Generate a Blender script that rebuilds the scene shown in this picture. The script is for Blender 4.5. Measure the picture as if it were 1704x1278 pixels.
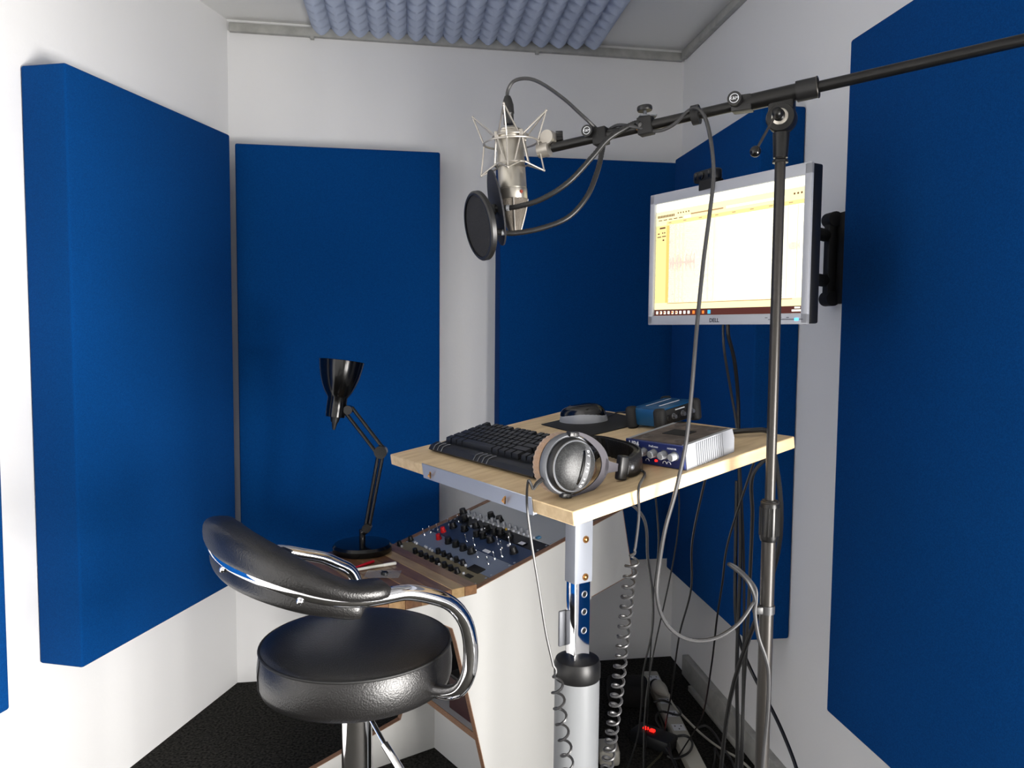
import bpy, bmesh, math, random
from math import sin, cos, tan, radians as rad, degrees, atan2, asin, pi, hypot, sqrt
from mathutils import Vector as V, Matrix as Mx
random.seed(7)
for o in list(bpy.data.objects): bpy.data.objects.remove(o, do_unlink=True)
sc = bpy.context.scene
COL = sc.collection

# ------------------------------------------------------------------ camera
F, W, H, HC = 1300.0, 1704, 1278, 1.45
PITCH, ROLL = rad(3.85), rad(.47)
fwd = V((0, cos(PITCH), -sin(PITCH))); _u = V((0, sin(PITCH), cos(PITCH))); _x = V((1, 0, 0))
rt = cos(ROLL) * _x + sin(ROLL) * _u
up = -sin(ROLL) * _x + cos(ROLL) * _u
C0 = V((0, 0, HC))
cd = bpy.data.cameras.new('camera'); cam = bpy.data.objects.new('camera', cd); COL.objects.link(cam)
cd.sensor_width = 36; cd.lens = F / W * 36; cd.clip_start = .02
m = Mx((rt, up, -fwd)).transposed().to_4x4(); m.translation = C0
cam.matrix_world = m
sc.camera = cam

def ray(x, y): return fwd + rt * (x - W / 2) / F - up * (y - H / 2) / F
def atz(x, y, z): d = ray(x, y); return C0 + d * ((z - HC) / d.z)
def aty(x, y, Y): d = ray(x, y); return C0 + d * (Y / d.y)
def onp(x, y, P, n): d = ray(x, y); return C0 + d * ((P - C0).dot(n) / d.dot(n))

# ------------------------------------------------------------------ light
sc.view_settings.view_transform = 'Standard'; sc.view_settings.look = 'None'
sc.view_settings.gamma = 1; sc.view_settings.use_curve_mapping = False
sc.view_settings.exposure = 0.0
wd = bpy.data.worlds.new('sky'); sc.world = wd; wd.use_nodes = True
wd.node_tree.nodes['Background'].inputs[0].default_value = (.92, .95, 1, 1)
wd.node_tree.nodes['Background'].inputs[1].default_value = .9

def az(a): a = rad(a); return V((sin(a), cos(a), 0))
def rightof(a): a = rad(a); return V((cos(a), -sin(a), 0))
AL, AB, AR = 12.0, 80.8, -7.5
L0 = V((-1.119, 3.122, 0)); R0 = V((.723, 3.42, 0)); HZ = 2.65
dL, nL = az(AL), rightof(AL); dB, nB = az(AB), rightof(AB); dR, nR = az(AR), -rightof(AR)
def frame(P, X, Y): 
    X = X.normalized(); Y = Y.normalized(); Z = X.cross(Y)
    M = Mx((X, Y, Z)).transposed().to_4x4(); M.translation = P; return M
WL = frame(L0, -dL, nL)          # x runs toward the camera side, y into the room
WB = frame(L0, -dB, nB)
WR = frame(R0, dR, nR)
WIN = (-4.3, -2.65, .06, 1.35)    # window opening in the right wall, beside the viewer
ld = bpy.data.lights.new('window_daylight', 'AREA'); lo = bpy.data.objects.new('window_daylight', ld); COL.objects.link(lo)
ld.shape = 'RECTANGLE'; ld.size = 1.4; ld.size_y = 1.1; ld.energy = 220; ld.color = (1, .965, .925); ld.spread = rad(135)
ldir = V((-.95, .30, -.10)).normalized()        # daylight falling obliquely down into the room
c = WR @ V(((WIN[0] + WIN[1]) / 2, -.06, (WIN[2] + WIN[3]) / 2)) - ldir * .45
xdir = ldir.cross(V((0, 0, 1))).normalized(); ydir = (-ldir).cross(xdir)
lm = Mx((xdir, ydir, -ldir)).transposed().to_4x4(); lm.translation = c; lo.matrix_world = lm

# ------------------------------------------------------------------ materials
def sl(c): return tuple((v / 12.92 if v <= .04045 else ((v + .055) / 1.055) ** 2.4) for v in c)
def mat(name, col, rough=.5, metal=0, bump=0, bscale=200, var=None, vscale=8, stretch=None, coat=0, emis=0, spec=.5, sheen=0, detail=3, vlo=.35, vhi=.65, alpha=None):
    M = bpy.data.materials.new(name); M.use_nodes = True; nt = M.node_tree; N = nt.nodes; Lk = nt.links
    p = N['Principled BSDF']; c4 = (*sl(col), 1)
    p.inputs['Base Color'].default_value = c4; p.inputs['Roughness'].default_value = rough; p.inputs['Metallic'].default_value = metal
    p.inputs['Specular IOR Level'].default_value = spec
    if coat: p.inputs['Coat Weight'].default_value = coat; p.inputs['Coat Roughness'].default_value = .1
    if sheen: p.inputs['Sheen Weight'].default_value = sheen; p.inputs['Sheen Roughness'].default_value = .5
    if emis: p.inputs['Emission Color'].default_value = c4; p.inputs['Emission Strength'].default_value = emis
    if var or bump:
        tc = N.new('ShaderNodeTexCoord'); mp = N.new('ShaderNodeMapping'); Lk.new(tc.outputs['Object'], mp.inputs[0])
        if stretch: mp.inputs['Scale'].default_value = stretch
    if var:
        n = N.new('ShaderNodeTexNoise'); n.inputs['Scale'].default_value = vscale; n.inputs['Detail'].default_value = detail
        r = N.new('ShaderNodeValToRGB'); r.color_ramp.elements[0].position = vlo; r.color_ramp.elements[1].position = vhi
        r.color_ramp.elements[0].color = c4; r.color_ramp.elements[1].color = (*sl(var), 1)
        Lk.new(mp.outputs[0], n.inputs['Vector']); Lk.new(n.outputs['Fac'], r.inputs[0]); Lk.new(r.outputs[0], p.inputs['Base Color'])
    if bump:
        n2 = N.new('ShaderNodeTexNoise'); n2.inputs['Scale'].default_value = bscale; n2.inputs['Detail'].default_value = 2
        b = N.new('ShaderNodeBump'); b.inputs['Strength'].default_value = bump; b.inputs['Distance'].default_value = .002
        Lk.new(mp.outputs[0], n2.inputs['Vector']); Lk.new(n2.outputs['Fac'], b.inputs['Height']); Lk.new(b.outputs[0], p.inputs['Normal'])
    return M

WALL = mat('white_wall_paint', (.935, .935, .935), .75, bump=.15, bscale=90)
CEIL = mat('ceiling_paint', (.93, .93, .92), .8, bump=.15, bscale=60)
CARPET = mat('black_carpet', (.07, .068, .065), 1, bump=1, bscale=200, var=(.22, .215, .20), vscale=110, spec=.1)
BLUE = mat('blue_fabric', (.0, .222, .455), .95, bump=.5, bscale=900, var=(.0, .262, .515), vscale=420, spec=.12)
FOAM = mat('grey_foam', (.74, .78, .86), 1, bump=.5, bscale=500, spec=.1)
TRUNK = mat('grey_trunking', (.62, .62, .60), .55, var=(.70, .70, .68), vscale=20)
TRUNKL = mat('floor_trunking', (.60, .60, .58), .5, var=(.68, .68, .66), vscale=20)
WINF = mat('window_frame_white', (.9, .9, .9), .4)
WOOD = mat('birch_ply', (.80, .69, .53), .5, var=(.87, .77, .61), vscale=5, stretch=(2, 14, 14), bump=.05, bscale=60, detail=6)
STEEL = mat('brushed_steel', (.72, .74, .78), .38, .75)
CHROME = mat('chrome', (.93, .93, .94), .06, 1)
WHITEM = mat('white_powder_coat', (.53, .54, .55), .35, .1)
BLACKP = mat('black_plastic', (.06, .06, .063), .42)
BLACKM = mat('black_matte', (.045, .045, .047), .65)
BLACKG = mat('black_gloss', (.03, .03, .032), .18)
BRASS = mat('brass', (.78, .58, .36), .3, 1)
DARKHOLE = mat('dark_hole', (.02, .02, .02), .9)
LEATHER = mat('black_leather', (.075, .072, .072), .36, bump=.35, bscale=330, spec=.5)
SEAM = mat('dark_stitching', (.04, .04, .04), .6)
LAMI = mat('white_laminate', (.80, .80, .79), .4)
BAND = mat('brown_edge_band', (.46, .33, .24), .5, var=(.56, .42, .32), vscale=30, stretch=(1, 10, 10))
PLK = [mat('acacia_plank_%d' % i, a, .38, var=b, vscale=7, stretch=(9, 1.6, 9), detail=6, coat=.2) for i, (a, b) in enumerate((
    ((.34, .22, .13), (.46, .32, .20)), ((.52, .40, .26), (.62, .50, .34)), ((.42, .29, .18), (.52, .38, .25)),
    ((.60, .49, .33), (.68, .57, .40)), ((.37, .24, .15), (.50, .36, .24)), ((.48, .36, .24), (.55, .43, .29))))]
CABLE = mat('black_cable', (.05, .05, .052), .4)
CABLEG = mat('grey_cable', (.19, .19, .195), .42)
CABLED = mat('dark_grey_cable', (.13, .13, .135), .4)
CABLEW = mat('white_cable', (.68, .67, .63), .45)
STANDB = mat('stand_black', (.07, .068, .066), .33, .25)
STANDG = mat('stand_gunmetal', (.20, .19, .18), .34, .5)
NICKEL = mat('satin_nickel', (.72, .70, .66), .34, 1)
WIRE = mat('shock_mount_wire', (.68, .66, .63), .4, .7)
GRILLE = mat('mic_grille', (.55, .52, .48), .5, .8, bump=1, bscale=900)
POP = mat('pop_mesh', (.07, .07, .08), .85, bump=.6, bscale=700, var=(.12, .12, .13), vscale=500)
POPM = mat('pop_metal_mesh', (.17, .17, .185), .6, .3, bump=.8, bscale=600)
MSILV = mat('monitor_silver', (.70, .71, .74), .42, .0)
BLUEA = mat('navy_faceplate', (.10, .15, .36), .4)
BLUEI = mat('teal_blue_metal', (.10, .34, .52), .32, .4)
SILV = mat('silver_plastic', (.60, .61, .63), .45, .15)
DUST = mat('dusty_top', (.22, .18, .16), .7, var=(.38, .33, .30), vscale=30)
WHITEP = mat('white_print', (.85, .86, .88), .5)
TAN = mat('tan_velour', (.66, .53, .42), .95, bump=.8, bscale=700, sheen=.4)
CUPSH = mat('speckled_grey_shell', (.10, .105, .11), .5, .1, var=(.22, .225, .23), vscale=420, vlo=.4, vhi=.7)
YOKE = mat('gunmetal_yoke', (.215, .205, .23), .6, .0, spec=.3)
SILG = mat('silver_grey', (.40, .41, .43), .45, .3)
OLIVE = mat('olive_faceplate', (.47, .43, .33), .5, .0)
SILB = mat('blue_grey_faceplate', (.46, .50, .57), .45, .1)
NAVY = mat('dark_blue_faceplate', (.16, .23, .35), .45, .1)
DARKF = mat('dark_faceplate', (.08, .085, .10), .4, .3)
GREYF = mat('grey_blank_plate', (.66, .67, .67), .3, .0)
GREYD = mat('dark_grey_blank_plate', (.40, .40, .39), .3, .0)
REDK = mat('red_knob', (.78, .07, .09), .4)
REDP = mat('red_pen', (.72, .05, .14), .4)
REDL = mat('red_led', (1, .10, .07), .4, emis=3)
BLUEL = mat('blue_led', (.25, .65, 1), .4, emis=4)
DKRED = mat('dark_red_box', (.20, .07, .08), .5)
YELL = mat('yellow_sticker', (.62, .56, .25), .6)
CLEAR = mat('clear_plastic_bag', (.75, .75, .75), .2)
def emit(name, col, s):
    M = bpy.data.materials.new(name); M.use_nodes = True; nt = M.node_tree
    nt.nodes.remove(nt.nodes['Principled BSDF']); e = nt.nodes.new('ShaderNodeEmission')
    e.inputs[0].default_value = (*sl(col), 1); e.inputs[1].default_value = s
    nt.links.new(e.outputs[0], nt.nodes['Material Output'].inputs[0]); return M
def pane_mat():
    M = bpy.data.materials.new('window_glass'); M.use_nodes = True; nt = M.node_tree
    nt.nodes.remove(nt.nodes['Principled BSDF'])
    t = nt.nodes.new('ShaderNodeBsdfTransparent'); g = nt.nodes.new('ShaderNodeBsdfGlossy'); g.inputs['Roughness'].default_value = .02
    mx = nt.nodes.new('ShaderNodeMixShader'); mx.inputs[0].default_value = .06
    nt.links.new(t.outputs[0], mx.inputs[1]); nt.links.new(g.outputs[0], mx.inputs[2]); nt.links.new(mx.outputs[0], nt.nodes['Material Output'].inputs[0])
    return M
GLASS = pane_mat()

# ------------------------------------------------------------------ mesh helpers
I4 = Mx.Identity(4)
def axis_m(p, d, roll=None):
    d = V(d).normalized(); a = V((0, 0, 1)) if abs(d.z) < .95 else V((1, 0, 0))
    if roll is not None: a = V(roll)
    x = a.cross(d).normalized(); y = d.cross(x)
    M = Mx((x, y, d)).transposed().to_4x4(); M.translation = V(p); return M
class B:
    def __init__(s): s.bm = bmesh.new()
    def box(s, c, sz, M=I4, bev=0, seg=2):
        r = bmesh.ops.create_cube(s.bm, size=1, matrix=M @ Mx.Translation(V(c)) @ Mx.Diagonal((*sz, 1)))
        if bev:
            es = list({e for v in r['verts'] for e in v.link_edges})
            bmesh.ops.bevel(s.bm, geom=es, offset=bev, segments=seg, affect='EDGES', profile=.5)
        return s
    def cyl(s, p0, p1, r0, r1=None, seg=20, M=I4):
        p0 = M @ V(p0); p1 = M @ V(p1); r1 = r0 if r1 is None else r1
        A = axis_m(p0, p1 - p0); h = (p1 - p0).length
        return s.lathe([(0, 0), (r0, 0), (r1, h), (0, h)], A, seg)
    def lathe(s, prof, M=I4, seg=28, mod=None):
        rings = []
        for i, (r, z) in enumerate(prof):
            if r < 1e-6: rings.append([s.bm.verts.new(M @ V((0, 0, z)))])
            else:
                rings.append([s.bm.verts.new(M @ V((r * cos(2 * pi * k / seg) * (mod(i, k) if mod else 1), r * sin(2 * pi * k / seg) * (mod(i, k) if mod else 1), z))) for k in range(seg)])
        for a, b in zip(rings, rings[1:]):
            for k in range(seg):
                j = (k + 1) % seg
                try:
                    if len(a) == 1 and len(b) == 1: continue
                    if len(a) == 1: s.bm.faces.new((a[0], b[j], b[k]))
                    elif len(b) == 1: s.bm.faces.new((a[k], a[j], b[0]))
                    else: s.bm.faces.new((a[k], a[j], b[j], b[k]))
                except ValueError: pass
        return s
    def loft(s, rings, close=True, caps=True):
        R = [[s.bm.verts.new(V(p)) for p in r] for r in rings]
        n = len(R[0])
        for a, b in zip(R, R[1:]):
            for k in range(n if close else n - 1):
                j = (k + 1) % n; s.bm.faces.new((a[k], a[j], b[j], b[k]))
        if caps: s.bm.faces.new(R[0][::-1]); s.bm.faces.new(R[-1])
        return s
    def tube(s, pts, r, seg=8, closed=False):
        pts = [V(p) for p in pts]; n = len(pts)
        T = []
        for i in range(n):
            a = pts[(i - 1) % n] if (closed or i > 0) else pts[0]; b = pts[(i + 1) % n] if (closed or i < n - 1) else pts[-1]
            t = b - a; T.append(t.normalized() if t.length > 1e-9 else V((0, 0, 1)))
        a = V((0, 0, 1)) if abs(T[0].z) < .9 else V((1, 0, 0))
        nx = a.cross(T[0]).normalized(); rings = []
        for i in range(n):
            nx = (nx - T[i] * nx.dot(T[i])).normalized(); ny = T[i].cross(nx); rr = r[i] if isinstance(r, (list, tuple)) else r
            rings.append([s.bm.verts.new(pts[i] + nx * rr * cos(2 * pi * k / seg) + ny * rr * sin(2 * pi * k / seg)) for k in range(seg)])
        for i in range(n if closed else n - 1):
            A, Bq = rings[i], rings[(i + 1) % n]
            for k in range(seg):
                j = (k + 1) % seg; s.bm.faces.new((A[k], A[j], Bq[j], Bq[k]))
        if not closed: s.bm.faces.new(rings[0][::-1]); s.bm.faces.new(rings[-1])
        return s
    def prism(s, poly, z0, z1, M=I4):
        return s.loft([[M @ V((x, y, z0)) for x, y in poly], [M @ V((x, y, z1)) for x, y in poly]])
    def sphere(s, c, r, M=I4, u=16, v=10):
        rr = (r, r, r) if not isinstance(r, (list, tuple)) else r
        bmesh.ops.create_uvsphere(s.bm, u_segments=u, v_segments=v, radius=1, matrix=M @ Mx.Translation(V(c)) @ Mx.Diagonal((*rr, 1))); return s
    def torus(s, c, d, R, r, seg=36, ts=8, M=I4):
        A = M @ axis_m(c, d); return s.tube([A @ V((R * cos(2 * pi * k / seg), R * sin(2 * pi * k / seg), 0)) for k in range(seg)], r, ts, True)
    def mesh(s, name, mt, ang=38):
        bmesh.ops.recalc_face_normals(s.bm, faces=s.bm.faces)
        me = bpy.data.meshes.new(name); s.bm.to_mesh(me); s.bm.free()
        for p in me.polygons: p.use_smooth = True
        me.set_sharp_from_angle(angle=rad(ang)); me.materials.append(mt); return me
    def build(s, name, mt, parent=None, ang=38, label=None):
        return link(name, s.mesh(name, mt, ang), parent, label)
def link(name, me, parent=None, label=None, M=None):
    o = bpy.data.objects.new(name, me); COL.objects.link(o)
    if parent: o.parent = parent
    if M is not None: o.matrix_local = M
    if label: o['label'] = label
    return o
def tag(o, label, cat, group=None):
    o['label'] = label; o['category'] = cat
    if group: o['group'] = group
    return o
def struct(o): o['kind'] = 'structure'; return o
def thing(name, label, cat, M=I4, group=None):
    o = bpy.data.objects.new(name, None); COL.objects.link(o); o.empty_display_size = .05
    o.matrix_world = M if isinstance(M, Mx) else Mx.Translation(V(M)); return tag(o, label, cat, group)
def settle(o):
    me = o.data; xs = [v.co for v in me.vertices]
    c = V(((min(v.x for v in xs) + max(v.x for v in xs)) / 2, (min(v.y for v in xs) + max(v.y for v in xs)) / 2, min(v.z for v in xs)))
    me.transform(Mx.Translation(-c)); o.location = c; return o
def cat_rom(P, n=8, closed=False):
    P = [V(p) for p in P]; out = []; N = len(P)
    for i in range(N if closed else N - 1):
        g = lambda k: P[k % N] if closed else P[max(0, min(N - 1, k))]
        a, b, c, d = g(i - 1), g(i), g(i + 1), g(i + 2)
        for k in range(n):
            t = k / n; out.append(.5 * ((2 * b) + (c - a) * t + (2 * a - 5 * b + 4 * c - d) * t * t + (3 * b - a - 3 * c + d) * t ** 3))
    if not closed: out.append(P[-1])
    return out
def text(name, s, size, M, mt, parent, ext=.0003, bold=0, spacing=1):
    cu = bpy.data.curves.new(name, 'FONT'); cu.body = s; cu.size = size; cu.extrude = ext; cu.align_x = 'CENTER'; cu.align_y = 'CENTER'; cu.offset = bold; cu.space_character = spacing; cu.resolution_u = 3
    t = bpy.data.objects.new(name, cu); COL.objects.link(t); dg = bpy.context.evaluated_depsgraph_get()
    me = bpy.data.meshes.new_from_object(t.evaluated_get(dg)); bpy.data.objects.remove(t, do_unlink=True)
    me.materials.clear(); me.materials.append(mt); return link(name, me, parent, None, M)

# ------------------------------------------------------------------ room shell
FR = -1.3   # wall behind the viewer stands at y = FR
lx = (L0.y - FR) / dL.y; rx = (R0.y - FR) / dR.y
LF = L0 - dL * lx; RF = R0 - dR * rx
T_ = .12
foot = [L0 + V((-.1, .15, 0)), R0 + V((.15, .15, 0)), RF + V((.15, -.15, 0)), LF + V((-.15, -.15, 0))]
struct(B().loft([[p + V((0, 0, -.08)) for p in foot], foot]).build('floor', CARPET))
struct(B().loft([[p + V((0, 0, HZ)) for p in foot], [p + V((0, 0, HZ + .1)) for p in foot]]).build('ceiling', CEIL))
def wallbox(name, Wm, x0, x1, hole=None):
    b = B(); bx = lambda a, c, z0, z1: b.box(((a + c) / 2, -T_ / 2, (z0 + z1) / 2), (abs(c - a), T_, z1 - z0))
    if hole:
        h0, h1, z0, z1 = hole; bx(x0, h0, 0, HZ); bx(h1, x1, 0, HZ); bx(h0, h1, 0, z0); bx(h0, h1, z1, HZ)
    else: bx(x0, x1, 0, HZ)
    o = b.build(name, WALL); o.matrix_world = Wm; return struct(o)
wallbox('wall_left', WL, 0, lx)
wallbox('wall_back', WB, -(R0 - L0).length - .1, .1)
wallbox('wall_right', WR, -rx, 0, WIN)
fw = B().loft([[LF + V((-.15, 0, 0)), RF + V((.15, 0, 0)), RF + V((.15, -.12, 0)), LF + V((-.15, -.12, 0))], [LF + V((-.15, 0, HZ)), RF + V((.15, 0, HZ)), RF + V((.15, -.12, HZ)), LF + V((-.15, -.12, HZ))]]).build('wall_front', WALL); struct(fw)
# window beside the viewer (source of the daylight)
wn = bpy.data.objects.new('window_1', None); COL.objects.link(wn); wn.matrix_world = WR @ Mx.Translation(V(((WIN[0] + WIN[1]) / 2, -.06, WIN[2]))); struct(wn)
ww, wh = WIN[1] - WIN[0], WIN[3] - WIN[2]; b = B()
for s in (-1, 1): b.box((s * (ww / 2 - .02), 0, wh / 2), (.04, .06, wh)); b.box((0, 0, wh / 2 + s * (wh / 2 - .02)), (ww, .06, .04))
b.box((0, 0, wh / 2), (.04, .05, wh)); b.build('window_frame', WINF, wn)
for s in (-1, 1): B().box((s * ww / 4, 0, wh / 2), (ww / 2 - .06, .004, wh - .08)).build('window_pane', GLASS, wn)
# trunking: along the ceiling, and along the foot of the right wall
LB = (R0 - L0).length
def trunk(name, Wm, x0, x1, z, w, h, mt):
    o = B().box(((x0 + x1) / 2, w / 2 - .001, z), (abs(x1 - x0), w, h), bev=.004).build(name, mt); o.matrix_world = Wm; return struct(o)
t1 = trunk('trim_1', WB, -LB + .01, -.01, HZ - .033, .024, .034, TRUNK)
t2 = trunk('trim_2', WR, -2.6, -.03, HZ - .030, .024, .034, TRUNK)
t3 = trunk('trim_3', WR, -1.9, -.22, .06, .03, .085, TRUNKL)
for q in (520, 893):
    p = onp(q, 60, L0, nB); x = (WB.inverted() @ p).x
    B().box((x, .012, HZ - .052), (.016, .02, .014), bev=.003).build('trunking_clip', TRUNK, t1)

# ------------------------------------------------------------------ acoustic panels
def panel(Wm, x0, x1, z0, z1, label, t=.14):
    o = B().box((0, t / 2 + .002, (z1 - z0) / 2), (abs(x1 - x0), t, z1 - z0), bev=.007, seg=3).build('sound_absorber', BLUE)
    o.matrix_world = Wm @ Mx.Translation(V(((x0 + x1) / 2, 0, z0)))
    return tag(o, label, 'acoustic panel', 'blue acoustic panels')
panel(WL, 1.24, 2.02, .505, 2.15, 'bright blue acoustic panel on left wall, only its narrow edge showing')
panel(WL, .222, 1.0, .505, 2.15, 'large brightly lit blue acoustic panel on left wall showing its thick side')
panel(WB, -.818, -.047, .49, 2.148, 'blue acoustic panel on back wall behind black desk lamp')
panel(WB, -1.83, -1.058, .49, 2.148, 'dark blue acoustic panel on back wall behind microphone')
panel(WR, -1.075, -.325, .51, 2.12, 'dark blue acoustic panel on right wall behind lit monitor')
panel(WR, -2.32, -1.54, .52, 2.135, 'tall blue acoustic panel crossed by black boom arm')

# ------------------------------------------------------------------ ceiling foam
zf = HZ - .012
f0 = atz(520, 61, zf - .03); f1 = atz(1000, 86, zf - .03); fm = atz(677, 72, zf - .03)
def foam(pl, pr, label, dy=0):
    w = (pr - pl).length; Ln = .98; X = (pr - pl).normalized(); Y = dR * -1     # columns run along the right wall's direction
    nx = max(1, round(w / .07)) * 8; ny = 14 * 8; b = B(); rows = []
    for j in range(ny + 1):
        row = []
        for i in range(nx + 1):
            u = i / 8; v = j / 8 + .3; hx = abs(sin(pi * u)); saw = v % 1; hy = saw / .72 if saw < .72 else (1 - saw) / .28
            h = .012 + .036 * hx ** .55 * (.2 + .8 * hy) * (.55 + .45 * hx)
            row.append(b.bm.verts.new(V((pl.x, pl.y, HZ - h)) + X * (i / nx * w) + Y * (j / ny * Ln)))
        rows.append(row)
    for a, c in zip(rows, rows[1:]):
        for i in range(nx): b.bm.faces.new((a[i], a[i + 1], c[i + 1], c[i]))
    edge = rows[0][:] + [rows[j][nx] for j in range(1, ny + 1)] + rows[ny][-2::-1] + [rows[j][0] for j in range(ny - 1, 0, -1)]
    top = [b.bm.verts.new(V((v.co.x, v.co.y, HZ - .0005))) for v in edge]
    for k in range(len(edge)): j = (k + 1) % len(edge); b.bm.faces.new((edge[k], edge[j], top[j], top[k]))
    b.bm.faces.new(top)
    return tag(settle(b.build('acoustic_foam_tile', FOAM, ang=60)), label, 'acoustic foam', 'foam tiles on the ceiling')
foam(f0, fm, 'narrow grey egg-crate foam tile on ceiling beside wider foam tile')
foam(fm, f1, 'wide grey egg-crate foam tile on ceiling above microphone')

# ------------------------------------------------------------------ desk with rack slope
DB = atz(791, 972, .75); DA = atz(646, 902, .75)
dw = (DA - DB).length; du = (DA - DB).normalized(); de = V((du.y, -du.x, 0))
DM = frame(V((DB.x, DB.y, 0)), de, du)
SL = rad(15.3)
RM = frame(V((DB.x, DB.y, .75)), de * cos(SL) + V((0, 0, sin(SL))), du)       # sloping rack plane
desk = thing('studio_desk', 'white studio desk with brown edges and sloping rack top', 'desk', DM)
PT = .018
prof = [(-.42, 0), (-.42, .03), (-.30, .062), (.035, .14), (.045, .17), (-.062, .60), (-.075, .64), (-.10, .655), (-.33, .69), (-.33, .722), (0, .722), (.004, .735), (.56, .888), (.608, .67), (.434, .629), (.39, .55), (.37, .0)]
for y0 in (0, dw - PT):
    sp = B().prism([(x, z) for x, z in prof], -y0 - PT, -y0, Mx(((1, 0, 0, 0), (0, 0, -1, 0), (0, 1, 0, 0), (0, 0, 0, 1)))).build('side_panel', LAMI, desk)
    b = B()      # edge banding strips, one continuous ribbon round the front and the sloping top
    def ribbon(pts):
        for (x0, z0), (x1, z1) in zip(pts, pts[1:]):
            d = V((x1 - x0, 0, z1 - z0)); l = d.length; ang = atan2(d.z, d.x)
            b.box((0, 0, 0), (l + .001, PT + .001, .0022), Mx.Translation(V(((x0 + x1) / 2, y0 + PT / 2, (z0 + z1) / 2))) @ Mx.Rotation(-ang, 4, 'Y'))
    ribbon(prof[1:10]); ribbon(prof[11:14]); ribbon(prof[13:15])
    b.build('edge_band', BAND, sp, label='brown edge banding')
# worktop planks
ps = [-.36, -.315, -.268, -.22, -.172, -.122, -.078, -.036, .004]
for i in range(8):
    B().box(((ps[i] + ps[i + 1]) / 2, dw / 2, .7365), (ps[i + 1] - ps[i] - .0006, dw + .006, .027 - .0006 * (i % 2)), bev=.0012, seg=1).build('worktop_plank', PLK[(i * 5 + 3) % 6], desk)
sh = B().box((.20, dw / 2, .285), (.34, dw - 2 * PT, .018)).build('shelf', LAMI, desk)
B().box((.0295, dw / 2, .285), (.002, dw - 2 * PT, .0185)).build('edge_band', BAND, sh)
B().box((.175, dw / 2, .138), (.016, dw - 2 * PT, .276)).build('kick_panel', LAMI, desk)
B().box((.352, dw / 2, .46), (.012, dw - 2 * PT, .33)).build('back_panel', mat('desk_back', (.10, .10, .10), .7), desk)
# things on the shelf under the desk
st = thing('storage_box', 'dark red box on the shelf under the desk', 'box', DM @ Mx.Translation(V((.12, .12, .294))))
B().box((0, 0, .05), (.14, .20, .10), bev=.004).build('box_body', DKRED, st); B().box((0, 0, .107), (.146, .206, .014), bev=.004).build('box_lid', mat('box_lid_black', (.06, .05, .05), .5), st)
B().box((-.071, -.06, .03), (.001, .045, .03)).build('sticker', YELL, st, label='small yellow sticker')
st = thing('black_device', 'black device behind the dark red box on desk shelf', 'device', DM @ Mx.Translation(V((.17, .36, .294))))
B().box((0, 0, .045), (.2, .22, .09), bev=.006).build('case', BLACKM, st); B().box((-.101, 0, .045), (.003, .2, .07)).build('front_plate', BLACKG, st)
# rack units on the slope
RI = RM.inverted(); RN = (RM.to_3x3() @ V((0, 0, 1)))
def zr(zx, zy): return RI @ onp(640 + zx / 5.68, 820 + zy / 5.68, RM.translation - RN * .016, RN)
YI0, YI1 = PT + .002, dw - PT - .002
def unit(s0, s1, fm_, label):
    u = thing('rack_unit', label, 'rack unit', RM @ Mx.Translation(V((s0, YI0, -.018))), 'rack units in the sloping desk top'); w = YI1 - YI0
    B().box(((s1 - s0) / 2, w / 2, 0), (s1 - s0 - .001, w, .004), bev=.0008, seg=1).build('faceplate', fm_, u)
    B().box(((s1 - s0) / 2, w / 2, -.052), (s1 - s0 - .003, w - .03, .1)).build('chassis', BLACKM, u)
    for x in (.009, s1 - s0 - .009):
        for y in (.009, w - .009): B().cyl((x, y, .002), (x, y, .0035), .0035, seg=10).build('rack_screw', STEEL, u)
    u['o'] = 0; return u, V((s0, YI0, -.018))
def mkknob(r, h, mt, skirt=1.15): return B().lathe([(0, 0), (r * skirt, 0), (r * skirt, h * .25), (r, h * .3), (r * .86, h), (0, h)], I4, 14).mesh('knob', mt)
KN = {'k': mkknob(.0085, .016, BLACKP), 'K': mkknob(.012, .02, BLACKP), 'r': mkknob(.0085, .018, REDK), 's': mkknob(.006, .015, SILV), 'b': mkknob(.0068, .013, BLACKP),
      'w': B().lathe([(0, 0), (.0042, 0), (.0038, .005), (0, .0055)], I4, 10).mesh('push_button', WHITEP)}
tb = B(); tb.lathe([(0, 0), (.005, 0), (.004, .004), (.002, .005), (.0015, .010), (.0024, .024), (.0018, .0255), (0, .026)], I4, 10); KN['t'] = tb.mesh('toggle_switch', CHROME)
KN['c'] = B().box((0, 0, .003), (.014, .014, .006), bev=.0015).mesh('push_button', mat('blue_button', (.3, .5, .62), .5))
KN['y'] = B().lathe([(0, 0), (.004, 0), (.0035, .006), (0, .0065)], I4, 10).mesh('push_button', mat('yellow_button', (.75, .6, .15), .5))
nmk = {'k': 'knob', 'K': 'knob', 'r': 'knob', 's': 'knob', 'b': 'knob', 'w': 'push_button', 't': 'toggle_switch', 'c': 'push_button', 'y': 'push_button'}
def put(u, off, kind, zx, zy, drop=6):
    p = zr(zx, zy + drop); q = p - off
    link(nmk[kind], KN[kind], u, {'r': 'red knob'}.get(kind), Mx.Translation(V((q.x, q.y, .002))))
u1, o1 = unit(.006, .062, OLIVE, 'olive rack unit with two rows of black knobs next to worktop')
for zx, zy in ((145, 490), (295, 560), (350, 588), (400, 612), (452, 638), (505, 660), (572, 692), (632, 722), (690, 750), (250, 445), (512, 562), (566, 588), (618, 612), (684, 642), (745, 672)): put(u1, o1, 'k', zx, zy, 8)
for zx, zy in ((165, 508), (290, 470), (305, 480), (385, 510), (400, 520), (432, 535), (452, 548), (518, 680), (632, 630), (768, 690), (748, 765)): put(u1, o1, 'w', zx, zy, 3)
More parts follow.
